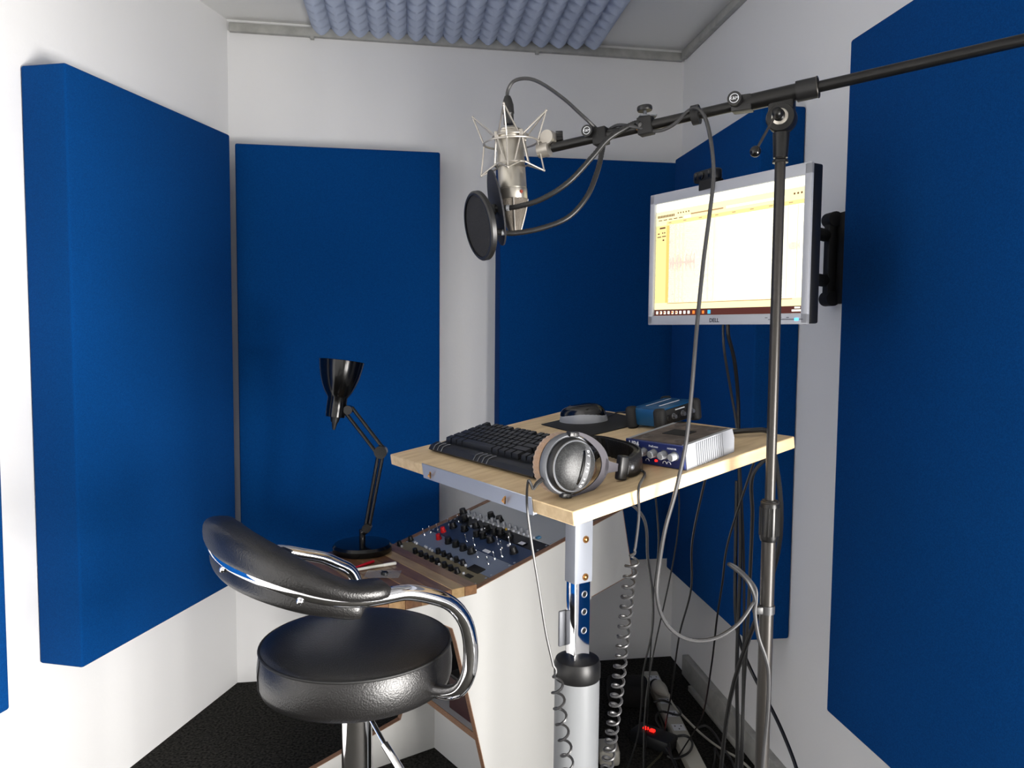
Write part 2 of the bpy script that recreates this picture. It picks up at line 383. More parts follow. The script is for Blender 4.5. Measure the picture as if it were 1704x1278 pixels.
for zx, zy, a, c in ((865, 725, .03, .06), (800, 790, .014, .03)):
    q = zr(zx, zy) - o1; B().box((q.x, q.y, .0035), (a, c, .003), bev=.001).build('display_window', DARKHOLE, u1)
u2, o2 = unit(.063, .147, SILB, 'blue grey rack unit with red knobs and chrome toggles')
for zx, zy in ((375, 395), (435, 372), (505, 350), (775, 455), (850, 490), (880, 605), (980, 668), (1040, 622), (1110, 598)): put(u2, o2, 't', zx, zy, 4)
for zx, zy in ((515, 430), (556, 362)): put(u2, o2, 'r', zx, zy, 8)
for zx, zy in ((608, 465), (678, 497), (748, 530), (822, 562)): put(u2, o2, 'K', zx, zy, 8)
q = zr(965, 555) - o2; B().box((q.x, q.y, .003), (.012, .03, .003)).build('meter_window', WHITEP, u2)
u3, o3 = unit(.148, .236, NAVY, 'dark blue rack unit crowded with large black knobs')
for zx, zy in ((650, 320), (758, 350), (865, 318), (876, 400), (935, 415), (972, 342), (1003, 455), (1042, 372), (1100, 385), (1180, 412), (1222, 560)): put(u3, o3, 'K', zx, zy, 8)
for zx, zy in ((610, 300), (700, 270), (1075, 480), (1110, 520), (1185, 480), (960, 395)): put(u3, o3, 't', zx, zy, 4)
for zx, zy in ((1170, 500), (920, 350), (820, 320)): put(u3, o3, 'w', zx, zy, 3)
q = zr(1300, 487) - o3; B().box((q.x, q.y, .0035), (.022, .03, .004), bev=.001).build('meter_window', BLACKG, u3); B().box((q.x, q.y, .006), (.014, .022, .001)).build('meter_scale', WHITEP, u3)
u4, o4 = unit(.237, .288, DARKF, 'dark rack unit with a row of silver-capped knobs')
for i in range(11): put(u4, o4, 's', 800 + i * 55.5, 190 + i * 18.6, 12)
for i in range(14): put(u4, o4, 'w', 790 + i * 48, 215 + i * 15.5, 12)
for zx, zy in ((745, 190), (760, 250), (1010, 225), (1090, 262)): put(u4, o4, 'K', zx, zy, 10)
put(u4, o4, 'y', 1150, 345); put(u4, o4, 'c', 1455, 425)
u5, o5 = unit(.289, .42, GREYF, 'light grey blank plate in the desk slope under the raised table')
u6, o6 = unit(.421, .565, GREYD, 'dark grey blank plate at the top of the desk slope')

# ------------------------------------------------------------------ desk lamp, pens
lb = atz(603, 917, .751); LD = lb.y
lamp = thing('desk_lamp', 'black articulated desk lamp with its shade turned upward', 'lamp', lb)
inv = Mx.Translation(-lb)
lp = lambda x, y, dd=0: aty(x, y, LD + dd) - lb
bs = B().lathe([(0, 0), (.09, 0), (.093, .004), (.093, .018), (.086, .026), (.04, .031), (0, .031)], I4, 40).build('lamp_base', BLACKG, lamp)
B().cyl((0, 0, .03), (0, 0, .07), .010).cyl((0, 0, .06), lp(611, 880), .012, .012).build('post', BLACKG, lamp)
J1 = lp(611, 878); J2 = lp(634, 752); J3 = lp(580, 682); pr = V((.92, 0, -.2)).normalized()
sd = (J2 - J1).cross(V((0, 1, 0))).normalized()
B().cyl(J1 - sd * .006, J2 - sd * .007, .006).cyl(J1 + sd * .006, J2 + sd * .007, .006).build('lower_arm', BLACKG, lamp)
sd2 = (J3 - J2).cross(V((0, 1, 0))).normalized()
B().cyl(J2 - sd2 * .013, J3 - sd2 * .013, .006).cyl(J2 + sd2 * .013, J3 + sd2 * .013, .006).build('upper_arm', BLACKG, lamp)
for j, r in ((J1, .014), (J2, .020), (J3, .014)): B().cyl(j - V((0, .013, 0)), j + V((0, .013, 0)), r).build('hinge', BLACKG, lamp)
A0 = lp(558, 693); A1 = lp(569, 601, .02); ax = (A1 - A0).normalized(); Ls = (A1 - A0).length
B().lathe([(0, -.004), (.030, -.002), (.031, .02), (.0305, Ls * .34), (.037, Ls * .39), (.0445, Ls * .46), (.0525, Ls * .56), (.0610, Ls * .71), (.0665, Ls * .86), (.070, Ls), (.072, Ls * 1.003), (.0695, Ls * 1.006), (.061, Ls * .80), (.053, Ls * .65), (.043, Ls * .52), (.02, Ls * .44), (0, Ls * .44)], axis_m(A0, ax), 40).build('lamp_shade', BLACKG, lamp)
B().sphere(A0 + ax * Ls * .62, .026).build('bulb', mat('bulb_white', (.85, .85, .82), .3), lamp)
B().cyl(A0, A0 - ax * .018, .016, .012).cyl(A0 - ax * .016, A0 - ax * .042, .010, .004).build('switch', BLACKP, lamp)
B().cyl(J3, A0 + ax * .03 + (J3 - A0).normalized() * .02, .008).build('shade_bracket', BLACKP, lamp)
def pen(x0, y0, x1, y1, mt, label, capm, r=.0045):
    p, q = atz(x0, y0, .7505 + r), atz(x1, y1, .7505 + r); d = (q - p); M = axis_m(p, d); l = d.length
    M.translation = p; t = thing('pen', label, 'pen', M, 'pens on the worktop')
    B().lathe([(0, 0), (r * .4, .001), (r, .012), (r, l * .72), (0, l * .72)], I4, 12).build('barrel', mt, t)
    B().lathe([(0, l * .7), (r * 1.12, l * .7), (r * 1.12, l * .985), (r * .8, l), (0, l)], I4, 12).build('cap', capm, t)
pen(575, 951, 622, 934, REDP, 'red pen lying against the black lamp base', REDP)
pen(588, 949, 659, 937, mat('pen_white', (.86, .86, .82), .4), 'white pen lying beside a red pen on worktop', mat('pen_cap', (.9, .9, .87), .4))
b = B(); pc = atz(637, 955, .752); n = 10; rws = []
for j in range(n):
    rws.append([b.bm.verts.new((pc.x + (i / (n - 1) - .5) * .10, pc.y + (j / (n - 1) - .5) * .07, .7515 + .010 * random.random() * sin(pi * i / (n - 1)) * sin(pi * j / (n - 1)))) for i in range(n)])
for a, c in zip(rws, rws[1:]):
    for i in range(n - 1): b.bm.faces.new((a[i], a[i + 1], c[i + 1], c[i]))
bag = b.build('plastic_bag', CLEAR); bm_ = CLEAR.node_tree.nodes['Principled BSDF']; bm_.inputs['Alpha'].default_value = .35
tag(settle(bag), 'small crumpled clear plastic bag on worktop beside white pen', 'plastic bag')
pk = atz(640, 953, .757); tag(settle(B().lathe([(0, 0), (.010, 0), (.011, .004), (.009, .009), (0, .010)], Mx.Translation(V((pk.x, pk.y, .7512))), 14).build('knob_cap', BLACKP)), 'small black knob cap lying in clear plastic bag', 'knob cap')

# ------------------------------------------------------------------ tilted standing table
TZ = 1.18
TN = atz(953, 852, TZ); TA = atz(649, 756, TZ); tw = (TA - TN).length; t1v = (TA - TN).normalized()
TBp = onp(1322, 726, TN, t1v); td = (TBp - TN).length; t2v = (TBp - TN).normalized(); tn = t2v.cross(t1v)
TM = frame(TN, t2v, t1v); TI = TM.inverted()
def tp(x, y, h=0): return TI @ onp(x, y, TN + tn * h, tn)
th = V((t2v.x, t2v.y, 0)).normalized()
ctr = TN + t2v * td * .5 + t1v * tw * .5
cx = aty(962, 1000, ctr.y); CM = frame(V((cx.x, cx.y, 0)), th, t1v); CI = CM.inverted()
table = thing('standing_table', 'small tilted wooden standing table on a silver pedestal column', 'table', CM)
TL = CI @ TM         # table-top frame inside the table's own space
B().box((td / 2, tw / 2, -.0115), (td, tw, .023), TL, bev=.0015, seg=1).build('table_top', WOOD, table)
l0, l1 = tp(697, 775).y, tp(864, 838).y
lipb = B(); lz0, lz1 = -.027, .004
lipb.box((-.0015, (l0 + l1) / 2, (lz0 + lz1) / 2), (.002, l0 - l1, lz1 - lz0), TL @ I4, bev=.0008, seg=1).box((.03, (l0 + l1) / 2, -.0245), (.062, l0 - l1, .002), TL)
lip = lipb.build('metal_lip', STEEL, table)
for f in (.10, .80):
    y = l0 + (l1 - l0) * f
    B().tube([TL @ V(p) for p in ((-.002, y + .006, -.012), (-.008, y + .004, -.016), (-.006, y, -.020), (-.009, y - .008, -.006))], .0018, 6).build('hook', BRASS, lip)
zt = (TL @ V((td / 2, tw / 2, -.023))).z
b = B(); b.box((0, 0, zt - .012), (.26, .045, .016)).box((0, 0, zt - .012), (.045, .36, .014)); b.build('support_bracket', STANDB, table)
Z = lambda y: aty(965, y, ctr.y).z
zs = Z(967); zc = Z(1092)
B().box((0, 0, (zt + zs) / 2 - .006), (.046, .034, zt - zs - .012), bev=.002).build('upper_sleeve', mat('sleeve_grey', (.62, .64, .68), .45, .1), table)
# chrome inner post with bolts and holes on the face toward the viewer (local -y side)
B().box((0, 0, (zs + .70) / 2), (.040, .030, zs - .70 + .02), bev=.002).build('inner_post', CHROME, table)
for y in (895, 957):
    B().cyl((.004, -.017, Z(y)), (.004, -.0185, Z(y)), .0075, seg=16).sphere((.004, -.0185, Z(y)), (.0052, .003, .0052)).build('bolt', BRASS, table)
for y in (986, 1015, 1046):
    B().torus((.004, -.0153, Z(y)), (0, 1, 0), .0062, .0012, 16, 6).build('hole_rim', STEEL, table)
    B().cyl((.004, -.0149, Z(y)), (.004, -.0157, Z(y)), .0056, seg=14).build('adjustment_hole', DARKHOLE, table)
rc = 40 / F * ctr.y
B().lathe([(0, zc - .0), (.03, zc), (rc * .92, zc - .004), (rc * 1.0, zc - .014), (rc * 1.0, zc - .040), (rc * .96, zc - .044), (0, zc - .044)], I4, 40).build('column_cap', BLACKP, table)
B().lathe([(0, .02), (rc * .96, .02), (rc * .96, zc - .043), (0, zc - .043)], I4, 40).build('outer_column', WHITEM, table)
B().lathe([(0, 0), (.2, 0), (.2, .012), (.18, .018), (.06, .024), (0, .024)], I4, 40).build('base_plate', WHITEM, table)
B().box((-.020, .019, Z(1046)), (.030, .006, .075), bev=.0028, seg=3).build('clamp_plate', SILG, table)

# ------------------------------------------------------------------ things on the table
def tf(x, y, z=0, rz=0): return TM @ Mx.Translation(V((x, y, z))) @ Mx.Rotation(rad(rz), 4, 'Z')
# keyboard: local x = depth (away from the sitter), y = to the sitter's left
KX0, KX1 = .068, .217; KL = .388; KY = .578
kb = thing('computer_keyboard', 'black computer keyboard with raised front lip on tilted table', 'keyboard', tf(KX0, KY - KL / 2))
kd = KX1 - KX0; b = B(); prf = [(.0, .002), (-.006, .008), (0, .017), (.014, .020), (.024, .0150), (kd - .006, .0275), (kd, .025), (kd, .008), (kd - .01, .004)]
rings = []
for yy, sc_ in ((-KL / 2, .82), (-KL / 2 + .004, .95), (-KL / 2 + .012, 1), (KL / 2 - .012, 1), (KL / 2 - .004, .95), (KL / 2, .82)):
    rings.append([(kd / 2 + (x - kd / 2) * (.97 + .03 * sc_), yy, .002 + (z - .002) * sc_) for x, z in prf])
b.loft(rings).build('body', BLACKP, kb)
for yy in (.165, .148, .131, .0, -.016, -.032, -.048):
    B().tube([(-.0062, yy + .006, .0085), (-.001, yy + .003, .0175), (.006, yy, .0205), (.013, yy - .004, .0208)], .0011, 6).build('lip_rib', SILG, kb)  # silver-grey colour stands in for the pale reflections on these ribs
KEYM = mat('key_black', (.10, .10, .103), .34)
def keymesh(w, d):
    t = .0022; return B().loft([[(-d / 2, -w / 2, 0), (d / 2, -w / 2, 0), (d / 2, w / 2, 0), (-d / 2, w / 2, 0)], [(-d / 2 + t * 1.2, -w / 2 + t, .0105), (d / 2 - t * .6, -w / 2 + t, .0115), (d / 2 - t * .6, w / 2 - t, .0115), (-d / 2 + t * 1.2, w / 2 - t, .0105)]]).mesh('key', KEYM, 20)
KC = {}
def key(x, y, w, d=.0172):
    k = (round(w, 4), d)
    if k not in KC: KC[k] = keymesh(w - .0012, d)
    zz = .0150 + (x - .026) / (kd - .032) * .0120
    link('key', KC[k], kb, None, Mx.Translation(V((x, y, zz))) @ Mx.Rotation(-.085, 4, 'Y'))
U = .0186; yl = KL / 2 - .014
rows_ = [(.1315, [(0, 1), (2, 1), (3, 1), (4, 1), (5, 1), (6.5, 1), (7.5, 1), (8.5, 1), (9.5, 1), (11, 1), (12, 1), (13, 1), (14, 1)]),
         (.113, [(i, 1) for i in range(13)] + [(13, 2)]), (.0945, [(0, 1.5)] + [(1.5 + i, 1) for i in range(12)] + [(13.5, 1.5)]),
         (.076, [(0, 1.75)] + [(1.75 + i, 1) for i in range(11)] + [(12.75, 2.25)]), (.0575, [(0, 2.25)] + [(2.25 + i, 1) for i in range(10)] + [(12.25, 2.75)]),
         (.039, [(0, 1.25), (1.25, 1.25), (2.5, 1.25), (3.75, 6.25), (10, 1.25), (11.25, 1.25), (12.5, 1.25), (13.75, 1.25)])]
for x, ks in rows_:
    for a, w in ks: key(x, yl - (a + w / 2) * U, w * U)
for x in (.1315, .113, .0945, .039):
    for i in range(3): key(x, yl - (15.4 + i + .5) * U, U)
key(.0575, yl - 16.9 * U, U)
# mouse mat, mouse
mm = tp(1046, 713); ml = tp(880, 714)
mat_o = B().box((.0, .0, .0012), (.17, .20, .0024), bev=.001).build('mouse_mat', BLACKM); MX, MY = .425, .452
mat_o.matrix_world = tf(MX, MY, .0002, -6); tag(mat_o, 'black mouse mat under silver and black mouse', 'mouse mat')
mp = tp(968, 702)
mo = thing('computer_mouse', 'silver and black computer mouse on black mat', 'mouse', tf(mp.x + .002, mp.y - .004, .0026, 118))
def mouse(z0, zt_, sx, sy, name, mt, lab=None):
    rg = []
    for k in range(9):
        f = k / 8; zz = z0 + (zt_ - z0) * sin(f * pi / 2); s = cos(f * pi / 2) ** .55 if k < 8 else .02
        rg.append([(sx * s * cos(a) * (1 + .06 * cos(2 * a)), sy * s * sin(a) * (1 - .10 * cos(a)), zz - .10 * (sx * s * cos(a) - .005) * f) for a in [2 * pi * i / 32 for i in range(32)]])
    return B().loft(rg).build(name, mt, mo, 60, lab)
mouse(0, .030, .056, .034, 'side_shell', SILV, 'silver side shell')
mouse(.0135, .039, .0535, .0295, 'top_shell', BLACKG, 'glossy black top shell')
B().cyl((.03, -.003, .0305), (.03, .003, .0305), .006, seg=14).build('scroll_wheel', BLACKP, mo)
mc = [tf(mp.x, mp.y) @ V((.03, -.045, .006)), TM @ V((.50, mp.y - .13, .004)), TM @ V((.528, .32, .004)), TM @ V((.54, .28, -.01)), TM @ V((.56, .26, -.3))]
tag(settle(B().tube(cat_rom([mc[0]] + [aty(x, y, (TM @ V(tp(x, y))).y) + tn * .003 for x, y in ((1020, 692), (1036, 688))] + [TM @ V((.545, .36, .0)), TM @ V((.553, .345, -.25)), V((.335, 1.86, .55)), V((.36, 1.95, .12)), V((.40, 2.05, .006)), V((.46, 2.12, .006))], 8), .0018, 6).build('mouse_cable', CABLE)), 'thin black cable running from the mouse over table edge', 'cable')

# headphone amplifier: local x away from its front, y toward viewer's left
fl, fr_, srr = tp(1043, 768), tp(1141, 784), tp(1222, 752)
aw = (fl - fr_).length; ad = .137; aang = degrees(atan2(-(fl - fr_).x, (fl - fr_).y))
amp = thing('headphone_amplifier', 'navy headphone amplifier with silver ribbed sides and silver knobs', 'amplifier', tf(fr_.x, fr_.y, .0, aang))
ah = .042
B().box((ad / 2 + .004, aw / 2, ah / 2 + .001), (ad - .006, aw - .016, ah - .004)).build('case', BLACKM, amp)
fp = B().box((.003, aw / 2, ah / 2 + .001), (.006, aw - .004, ah), bev=.001, seg=1).build('front_plate', BLUEA, amp)
B().box((ad / 2 + .004, aw / 2, ah + .0), (ad - .008, aw - .018, .002)).build('top_plate', DUST, amp, label='dusty brown top plate')
B().box((.075, aw * .52, ah + .0012), (.035, .05, .001)).build('top_sticker', DARKHOLE, amp)
for i, (x, y) in enumerate(((.03, .03), (.03, aw - .03), (.12, .03), (.12, aw - .03))): B().lathe([(0, 0), (.011, 0), (.009, .0015), (0, .0018)], Mx.Translation(V((x, y, ah + .001))), 16).build('rubber_foot', mat('foot_grey_%d' % i, (.30, .27, .25), .8), amp)
for s, y0 in ((-1, .004), (1, aw - .004)):
    pr_ = [(.004, .0), (.004, ah + .001), (ad, ah + .001), (ad + .004, ah * .6), (ad, .0)]
    sp = B().prism(pr_, -.004, .004, Mx(((1, 0, 0, 0), (0, 0, -1, y0), (0, 1, 0, 0), (0, 0, 0, 1)))).build('side_cheek', SILV, amp)
    for k in range(14):
        x = .034 + k * .0056
        B().box((x, y0 + s * .0047, ah / 2), (.0032, .0022, ah - .002), bev=.0008, seg=1).build('side_rib', SILV, sp)
for k in range(5):
    y = aw - .022 - k * .0228
    kn = B().lathe([(0, 0), (.0068, 0), (.0068, .011), (.0058, .0128), (0, .0128)], axis_m((0, y, .0235), (-1, 0, 0)), 20).build('knob', SILV, fp)
    B().torus((-.0005, y, .0235), (1, 0, 0), .0078, .0008, 18, 6).build('knob_ring', SILG, kn)
FT = lambda y, z: Mx(((0, 0, -1, -.0003), (-1, 0, 0, y), (0, 1, 0, z), (0, 0, 0, 1)))
text('lettering', 'HP4', .0135, FT(aw - .022, .0355), WHITEP, fp, bold=.0003)
text('lettering', 'PreSonus', .0055, FT(aw * .50, .0355), WHITEP, fp)
text('lettering', 'MONITOR', .0042, FT(.026, .0355), WHITEP, fp)
B().box((-.0005, aw * .47, .0105), (.003, .005, .0035), bev=.0008).build('power_light', REDL, fp, label='glowing red power light')
for y in (aw * .62, aw * .33, .035, aw * .8):
    B().tube([(-.0004, y + .004 * cos(a), .0075 + .0045 * sin(a)) for a in [pi * k / 8 for k in range(9)]], .0006, 5).build('headphone_symbol', WHITEP, fp)

# blue audio interface with rubber corner bumpers
bi = tp(1101, 719)
ai = thing('audio_interface', 'blue audio interface box with black rubber bumpers behind headphone amplifier', 'audio interface', tf(bi.x, bi.y, .0, 5))
iw, idp, ih = .094, .13, .043
B().box((idp / 2, iw / 2, ih / 2 + .004), (idp - .012, iw - .01, ih - .004), bev=.006).build('case', BLUEI, ai)
pf = B().box((idp / 2, .0045, ih / 2 + .004), (idp - .03, .006, ih - .012), bev=.001).build('control_panel', BLACKM, ai)
for (x, y) in ((.008, .008), (idp - .008, .008), (.008, iw - .008), (idp - .008, iw - .008)):
    B().lathe([(0, 0), (.010, 0), (.0135, .004), (.0135, ih - .002), (.010, ih + .003), (0, ih + .004)], Mx.Translation(V((x, y, 0))), 20).build('corner_bumper', BLACKM, ai)
for k in range(6):
    x = .028 + k * .0148
    B().torus((x, .0005, .024 + (k % 2) * .001), (0, 1, 0), .0052, .0012, 16, 6).cyl((x, .001, .024), (x, -.006 if k % 2 else -.001, .024), .0042, seg=14).build('socket' if k % 2 == 0 else 'knob', SILG if k % 2 else BLACKP, pf)
B().box((idp / 2, iw * .3, ih + .0036), (idp * .5, .003, .0008)).box((idp / 2, iw * .62, ih + .0036), (idp * .62, .002, .0008)).build('print_line', WHITEP, ai)
B().box((idp / 2, .001, ih - .006), (.03, .0015, .002)).build('panel_print', WHITEP, pf)
# small dark pouch of cable ends behind the amplifier
cp = [TM @ V(q) for q in ((.43, .16, .006), (.45, .13, .012), (.47, .10, .010), (.49, .07, .012), (.52, .05, .006), (.545, .06, -.03), (.55, .07, -.25))] + [V((.50, 1.72, .62)), V((.50, 1.80, .2)), V((.53, 1.86, .007)), V((.60, 1.90, .007))]
tag(settle(B().tube(cat_rom(cp, 8), .005, 8).build('cable', CABLE)), 'thick black cable behind the headphone amplifier falling off table', 'cable')

# headphones lying on the table: x toward the band, y from near cup to far cup
cb = tp(945, 826)
hp = thing('headphones', 'black studio headphones with tan velour pads lying on table corner', 'headphones', tf(cb.x + .004, cb.y - .004, .0, 0))
CR = .050; CZ = .0525
def cup(A, far):
    # A: x toward the band, y along the fork, z outward
    B().lathe([(.030, -.012), (.046, -.012), (CR, -.008), (CR, 0), (.0475, .004), (.030, .004)], A, 44).build('cup_ring', SILG, hp)
    B().lathe([(0, .003), (.0445, .003), (.0445, .012), (.042, .0165), (.040, .017), (.0, .017)], A, 44).build('cup_shell', BLACKP, hp)
    dome = B().lathe([(.0395, .0165), (.038, .021), (.033, .026), (.024, .030), (.012, .0323), (0, .033)], A, 44).build('outer_dome', CUPSH, hp, 60, 'speckled dark grey dome')
    B().torus((0, 0, .0168), (0, 0, 1), .0402, .0011, 44, 6, A).build('dome_ring', SILG, dome)
    B().lathe([(.030, -.012), (.030, -.030), (.034, -.034), (.042, -.034), (.0475, -.030), (.0495, -.022), (.0475, -.013)], A, 144, mod=lambda i, k: 1 + (.016 * sin(k * 2 * pi / 4) if 2 <= i <= 5 else 0)).build('ear_pad', TAN, hp, 60, 'tan velour ear pad')
    if not far:
        Mr = A @ Mx.Rotation(rad(-7), 4, 'Z')
        def arc(xo, w, lift, nm, mt, par):
            rg = []
            for k in range(15):
                yy = .037 * (-1 + 2 * k / 14); z = max(.0165, .033 * sqrt(max(0, 1 - (hypot(yy, xo) / .046) ** 2))) + lift
                rg.append([Mr @ V((xo - w / 2, yy, z - .003)), Mr @ V((xo - w / 2, yy, z)), Mr @ V((xo + w / 2, yy, z)), Mr @ V((xo + w / 2, yy, z - .003))])
            return B().loft(rg).build(nm, mt, par)
        stp = arc(.0105, .0105, .0034, 'name_strip', mat('strip_grey', (.27, .275, .285), .5, .1), dome)
        arc(.0030, .0045, .0020, 'strip_groove', BLACKG, dome)
        word = 'DT 770 PRO'
        for k, ch in enumerate(word):
            if ch == ' ': continue
            yy = .027 - k * .0062; z = .033 * sqrt(max(0, 1 - (hypot(yy, .0105) / .046) ** 2)) + .0034
            sl_ = atan2(.033 * yy / .046 ** 2, sqrt(max(.05, 1 - (yy / .046) ** 2)))
            text('lettering', ch, .0060, Mr @ Mx.Translation(V((.0105, yy, z))) @ Mx.Rotation(-sl_, 4, 'X') @ Mx.Rotation(rad(-90), 4, 'Z'), WHITEP, stp, ext=.0004)
    rg = []      # C-shaped fork from pivot to pivot round the band side
    for k in range(25):
        a = rad(-88 + 176 * k / 24); r = .0555 + .012 * max(0, cos(a)) ** 4
        wd_ = .004 + .011 * max(0, cos(a)) ** 1.5
        c_ = V((r * cos(a) * 1.1, r * sin(a) * .93, .004)); o_ = V((cos(a), sin(a), 0)) * wd_ / 2; t_ = V((0, 0, .0012))
        rg.append([A @ q for q in (c_ - o_ - t_, c_ + o_ - t_, c_ + o_ + t_, c_ - o_ + t_)])
    B().loft(rg).prism([(.074, -.015), (.083, -.0095), (.104, -.006), (.104, .006), (.083, .0095), (.074, .015)], .0028, .0052, A).build('yoke', YOKE, hp, label='gunmetal fork')
    for zz in (-1, 1):
        B().box((0, zz * .049, .003), (.018, .008, .012), A, bev=.0015).cyl((0, zz * .049, .0085), (0, zz * .049, .0098), .0025, seg=10, M=A).build('pivot_block', BLACKP, hp)
    B().box((.112, 0, .004), (.019, .042, .014), A, bev=.004, seg=3).build('slider_block', BLACKP, hp)
    B().sphere((.131, .002, .0085), (.0045, .0045, .002), A).build('rivet', SILG, hp)
AA = axis_m((0, 0, CZ), (0, -1, 0), (0, 0, 1)) @ Mx.Rotation(rad(-16), 4, 'Z')
bxv = V((.82, .57, -.05)).normalized(); byv = V((0, 0, 1)).cross(bxv).normalized()
AB_ = Mx((bxv, byv, bxv.cross(byv))).transposed().to_4x4(); AB_.translation = V((.068, .092, .0345))
cup(AA, False); cup(AB_, True)
zA = (AA @ V((.112, 0, .004)))
hb = cat_rom([(.108, zA.y - .001, zA.z), (.130, -.004, zA.z - .004), (.155, .004, .021), (.174, .026, .021), (.185, .060, .022), (.189, .10, .023), (.184, .135, .026), (.168, .161, .029)], 7)
rg, rg2 = [], []
for k, p in enumerate(hb):
    t_ = (hb[min(k + 1, len(hb) - 1)] - hb[max(k - 1, 0)]).normalized(); nv = t_.cross(V((0, 0, 1))).normalized(); fk = k / (len(hb) - 1)
    hh = .0185 * (1 - .18 * abs(2 * fk - 1) ** 4); wob = .0011 * (1 if k % 2 else -1)
    for lst, a0, a1, h_ in ((rg, -.001, .0035, hh), (rg2, -.0095 + wob, -.0005, hh * .92)):
        lst.append([p + nv * a0 - V((0, 0, h_)), p + nv * a1 - V((0, 0, h_ * .9)), p + nv * a1 + V((0, 0, h_ * .9)), p + nv * a0 + V((0, 0, h_))])
B().loft(rg).build('headband', LEATHER, hp, 70); B().loft(rg2[4:-4]).build('headband_padding', LEATHER, hp, 50)
B().tube([(-.048, .005, .040), (-.056, .010, .034), (-.064, .012, .026)], [.004, .0035, .0028], 8).build('cable_strain_relief', BLACKP, hp)
HPM = hp.matrix_world.copy()

# ------------------------------------------------------------------ coiled headphone cables
def coil_pts(path, r, pitch, n=14):
    path = [V(p) for p in path]; out = []; L = 0; seg = [(b - a).length for a, b in zip(path, path[1:])]; tot = sum(seg); turns = tot / pitch; N = int(turns * n)
    for k in range(N + 1):
        d = tot * k / N; i = 0; q = d
        while i < len(seg) - 1 and q > seg[i]: q -= seg[i]; i += 1
        a, b = path[i], path[i + 1]; t = (b - a).normalized(); p = a + t * q
        x = t.cross(V((0, 1, .1))).normalized(); y = t.cross(x); ang = 2 * pi * k / n; e = min(1, k / n, (N - k) / n + .05)
        out.append(p + (x * cos(ang) + y * sin(ang)) * r * e)
    return out
s0 = HPM @ V((-.064, .012, .026))
ypx = lambda x, y, Y: aty(x, y, Y)
edge = onp(878, 838, TN, V((t2v.x, t2v.y, 0)).normalized())
pa = [s0, ypx(879, 800, edge.y - .05), ypx(877, 840, edge.y - .02), ypx(884, 900, 1.24), ypx(897, 980, 1.24), ypx(908, 1050, 1.24), ypx(921, 1108, 1.24)]
A = cat_rom(pa, 6); cpth = cat_rom([ypx(924, 1112, 1.24), ypx(934, 1200, 1.25), ypx(945, 1278, 1.26), ypx(950, 1420, 1.3)], 6)
tag(settle(B().tube(A + coil_pts(cpth, .0095, .0285), .0022, 6).build('headphone_cable', CABLED)), 'black coiled cable hanging from the tan ear pad past silver column', 'cable', 'coiled headphone cables')
e2 = ypx(1060, 808, 1.235)
pb = [HPM @ V((.14, .01, .012)), HPM @ V((.15, -.012, .003)), ypx(1063, 812, 1.222), ypx(1063, 860, 1.225), ypx(1058, 905, 1.225), ypx(1056, 915, 1.225)]
cpth = cat_rom([ypx(1056, 916, 1.225), ypx(1048, 960, 1.23), ypx(1038, 1050, 1.25), ypx(1026, 1160, 1.27), ypx(1010, 1278, 1.3), ypx(1003, 1330, 1.32)], 6)
tag(settle(B().tube(cat_rom(pb, 6) + coil_pts(cpth, .0095, .0182), .0023, 6).build('headphone_cable', CABLEG)), 'long tightly coiled grey cable hanging from table beside pedestal column', 'cable', 'coiled headphone cables')

# ------------------------------------------------------------------ bar stool
SC = V((-.302, 1.5, 0)); FA = 55
stool = thing('bar_stool', 'black leather bar stool with chrome tube arms and curved back', 'stool', Mx.Translation(SC) @ Mx.Rotation(rad(90 - FA), 4, 'Z'))
SZ0, SZ1, SR = .760, .848, .187
B().lathe([(0, SZ0), (SR * .90, SZ0), (SR * .975, SZ0 + .006), (SR, SZ0 + .02), (SR * 1.005, SZ0 + .045), (SR * .985, SZ1 - .012), (SR * .965, SZ1 - .006), (SR * .9, SZ1 - .001), (SR * .75, SZ1 + .006), (SR * .45, SZ1 + .011), (0, SZ1 + .013)], I4, 72).build('seat', LEATHER, stool, 60)
b = B(); b.torus((0, 0, SZ1 - .009), (0, 0, 1), SR * .980, .003, 72, 8)
a = rad(-FA - 155 + 23); b.tube([(SR * q * cos(a), SR * q * sin(a), z) for q, z in ((.985, SZ1 - .012), (1.008, SZ0 + .045), (1.003, SZ0 + .02), (.978, SZ0 + .006))], .0016, 6)
b.build('seat_seam', SEAM, stool)
ZT = 1.026
def arcp(ph, k=0):
    Y_ = (.254 + k) * sin(ph); X_ = -.062 - (.195 + k) * max(0, cos(ph)) ** .85
    return V((X_, Y_, 1.054 + .045 * Y_ - (.028 if ph < 0 else .095) * sin(ph) ** 4))
def tube_path():
    near = [arcp(rad(-90 * i / 12)) for i in range(13)]; far = [arcp(rad(90 * i / 12)) for i in range(13)]
    arm = [(-.02, .254, -.013), (.030, .254, -.030), (.066, .253, -.050), (.094, .252, -.084), (.107, .250, -.125), (.110, .247, -.165), (.106, .243, -.195), (.100, .226, -.222), (.092, .196, -.238), (.082, .160, -.244), (.07, .12, -.246)]
    near += [V((x, -y, ZT + z)) for x, y, z in arm]
    far += [V((x, y, ZT + z - (.056 if z > -.07 else .04 if z > -.1 else .02 if z > -.15 else 0))) for x, y, z in arm]
    return far[::-1][:-1] + near
tpth = cat_rom(tube_path(), 4)
B().tube(tpth, .0135, 16).build('chrome_frame', CHROME, stool)
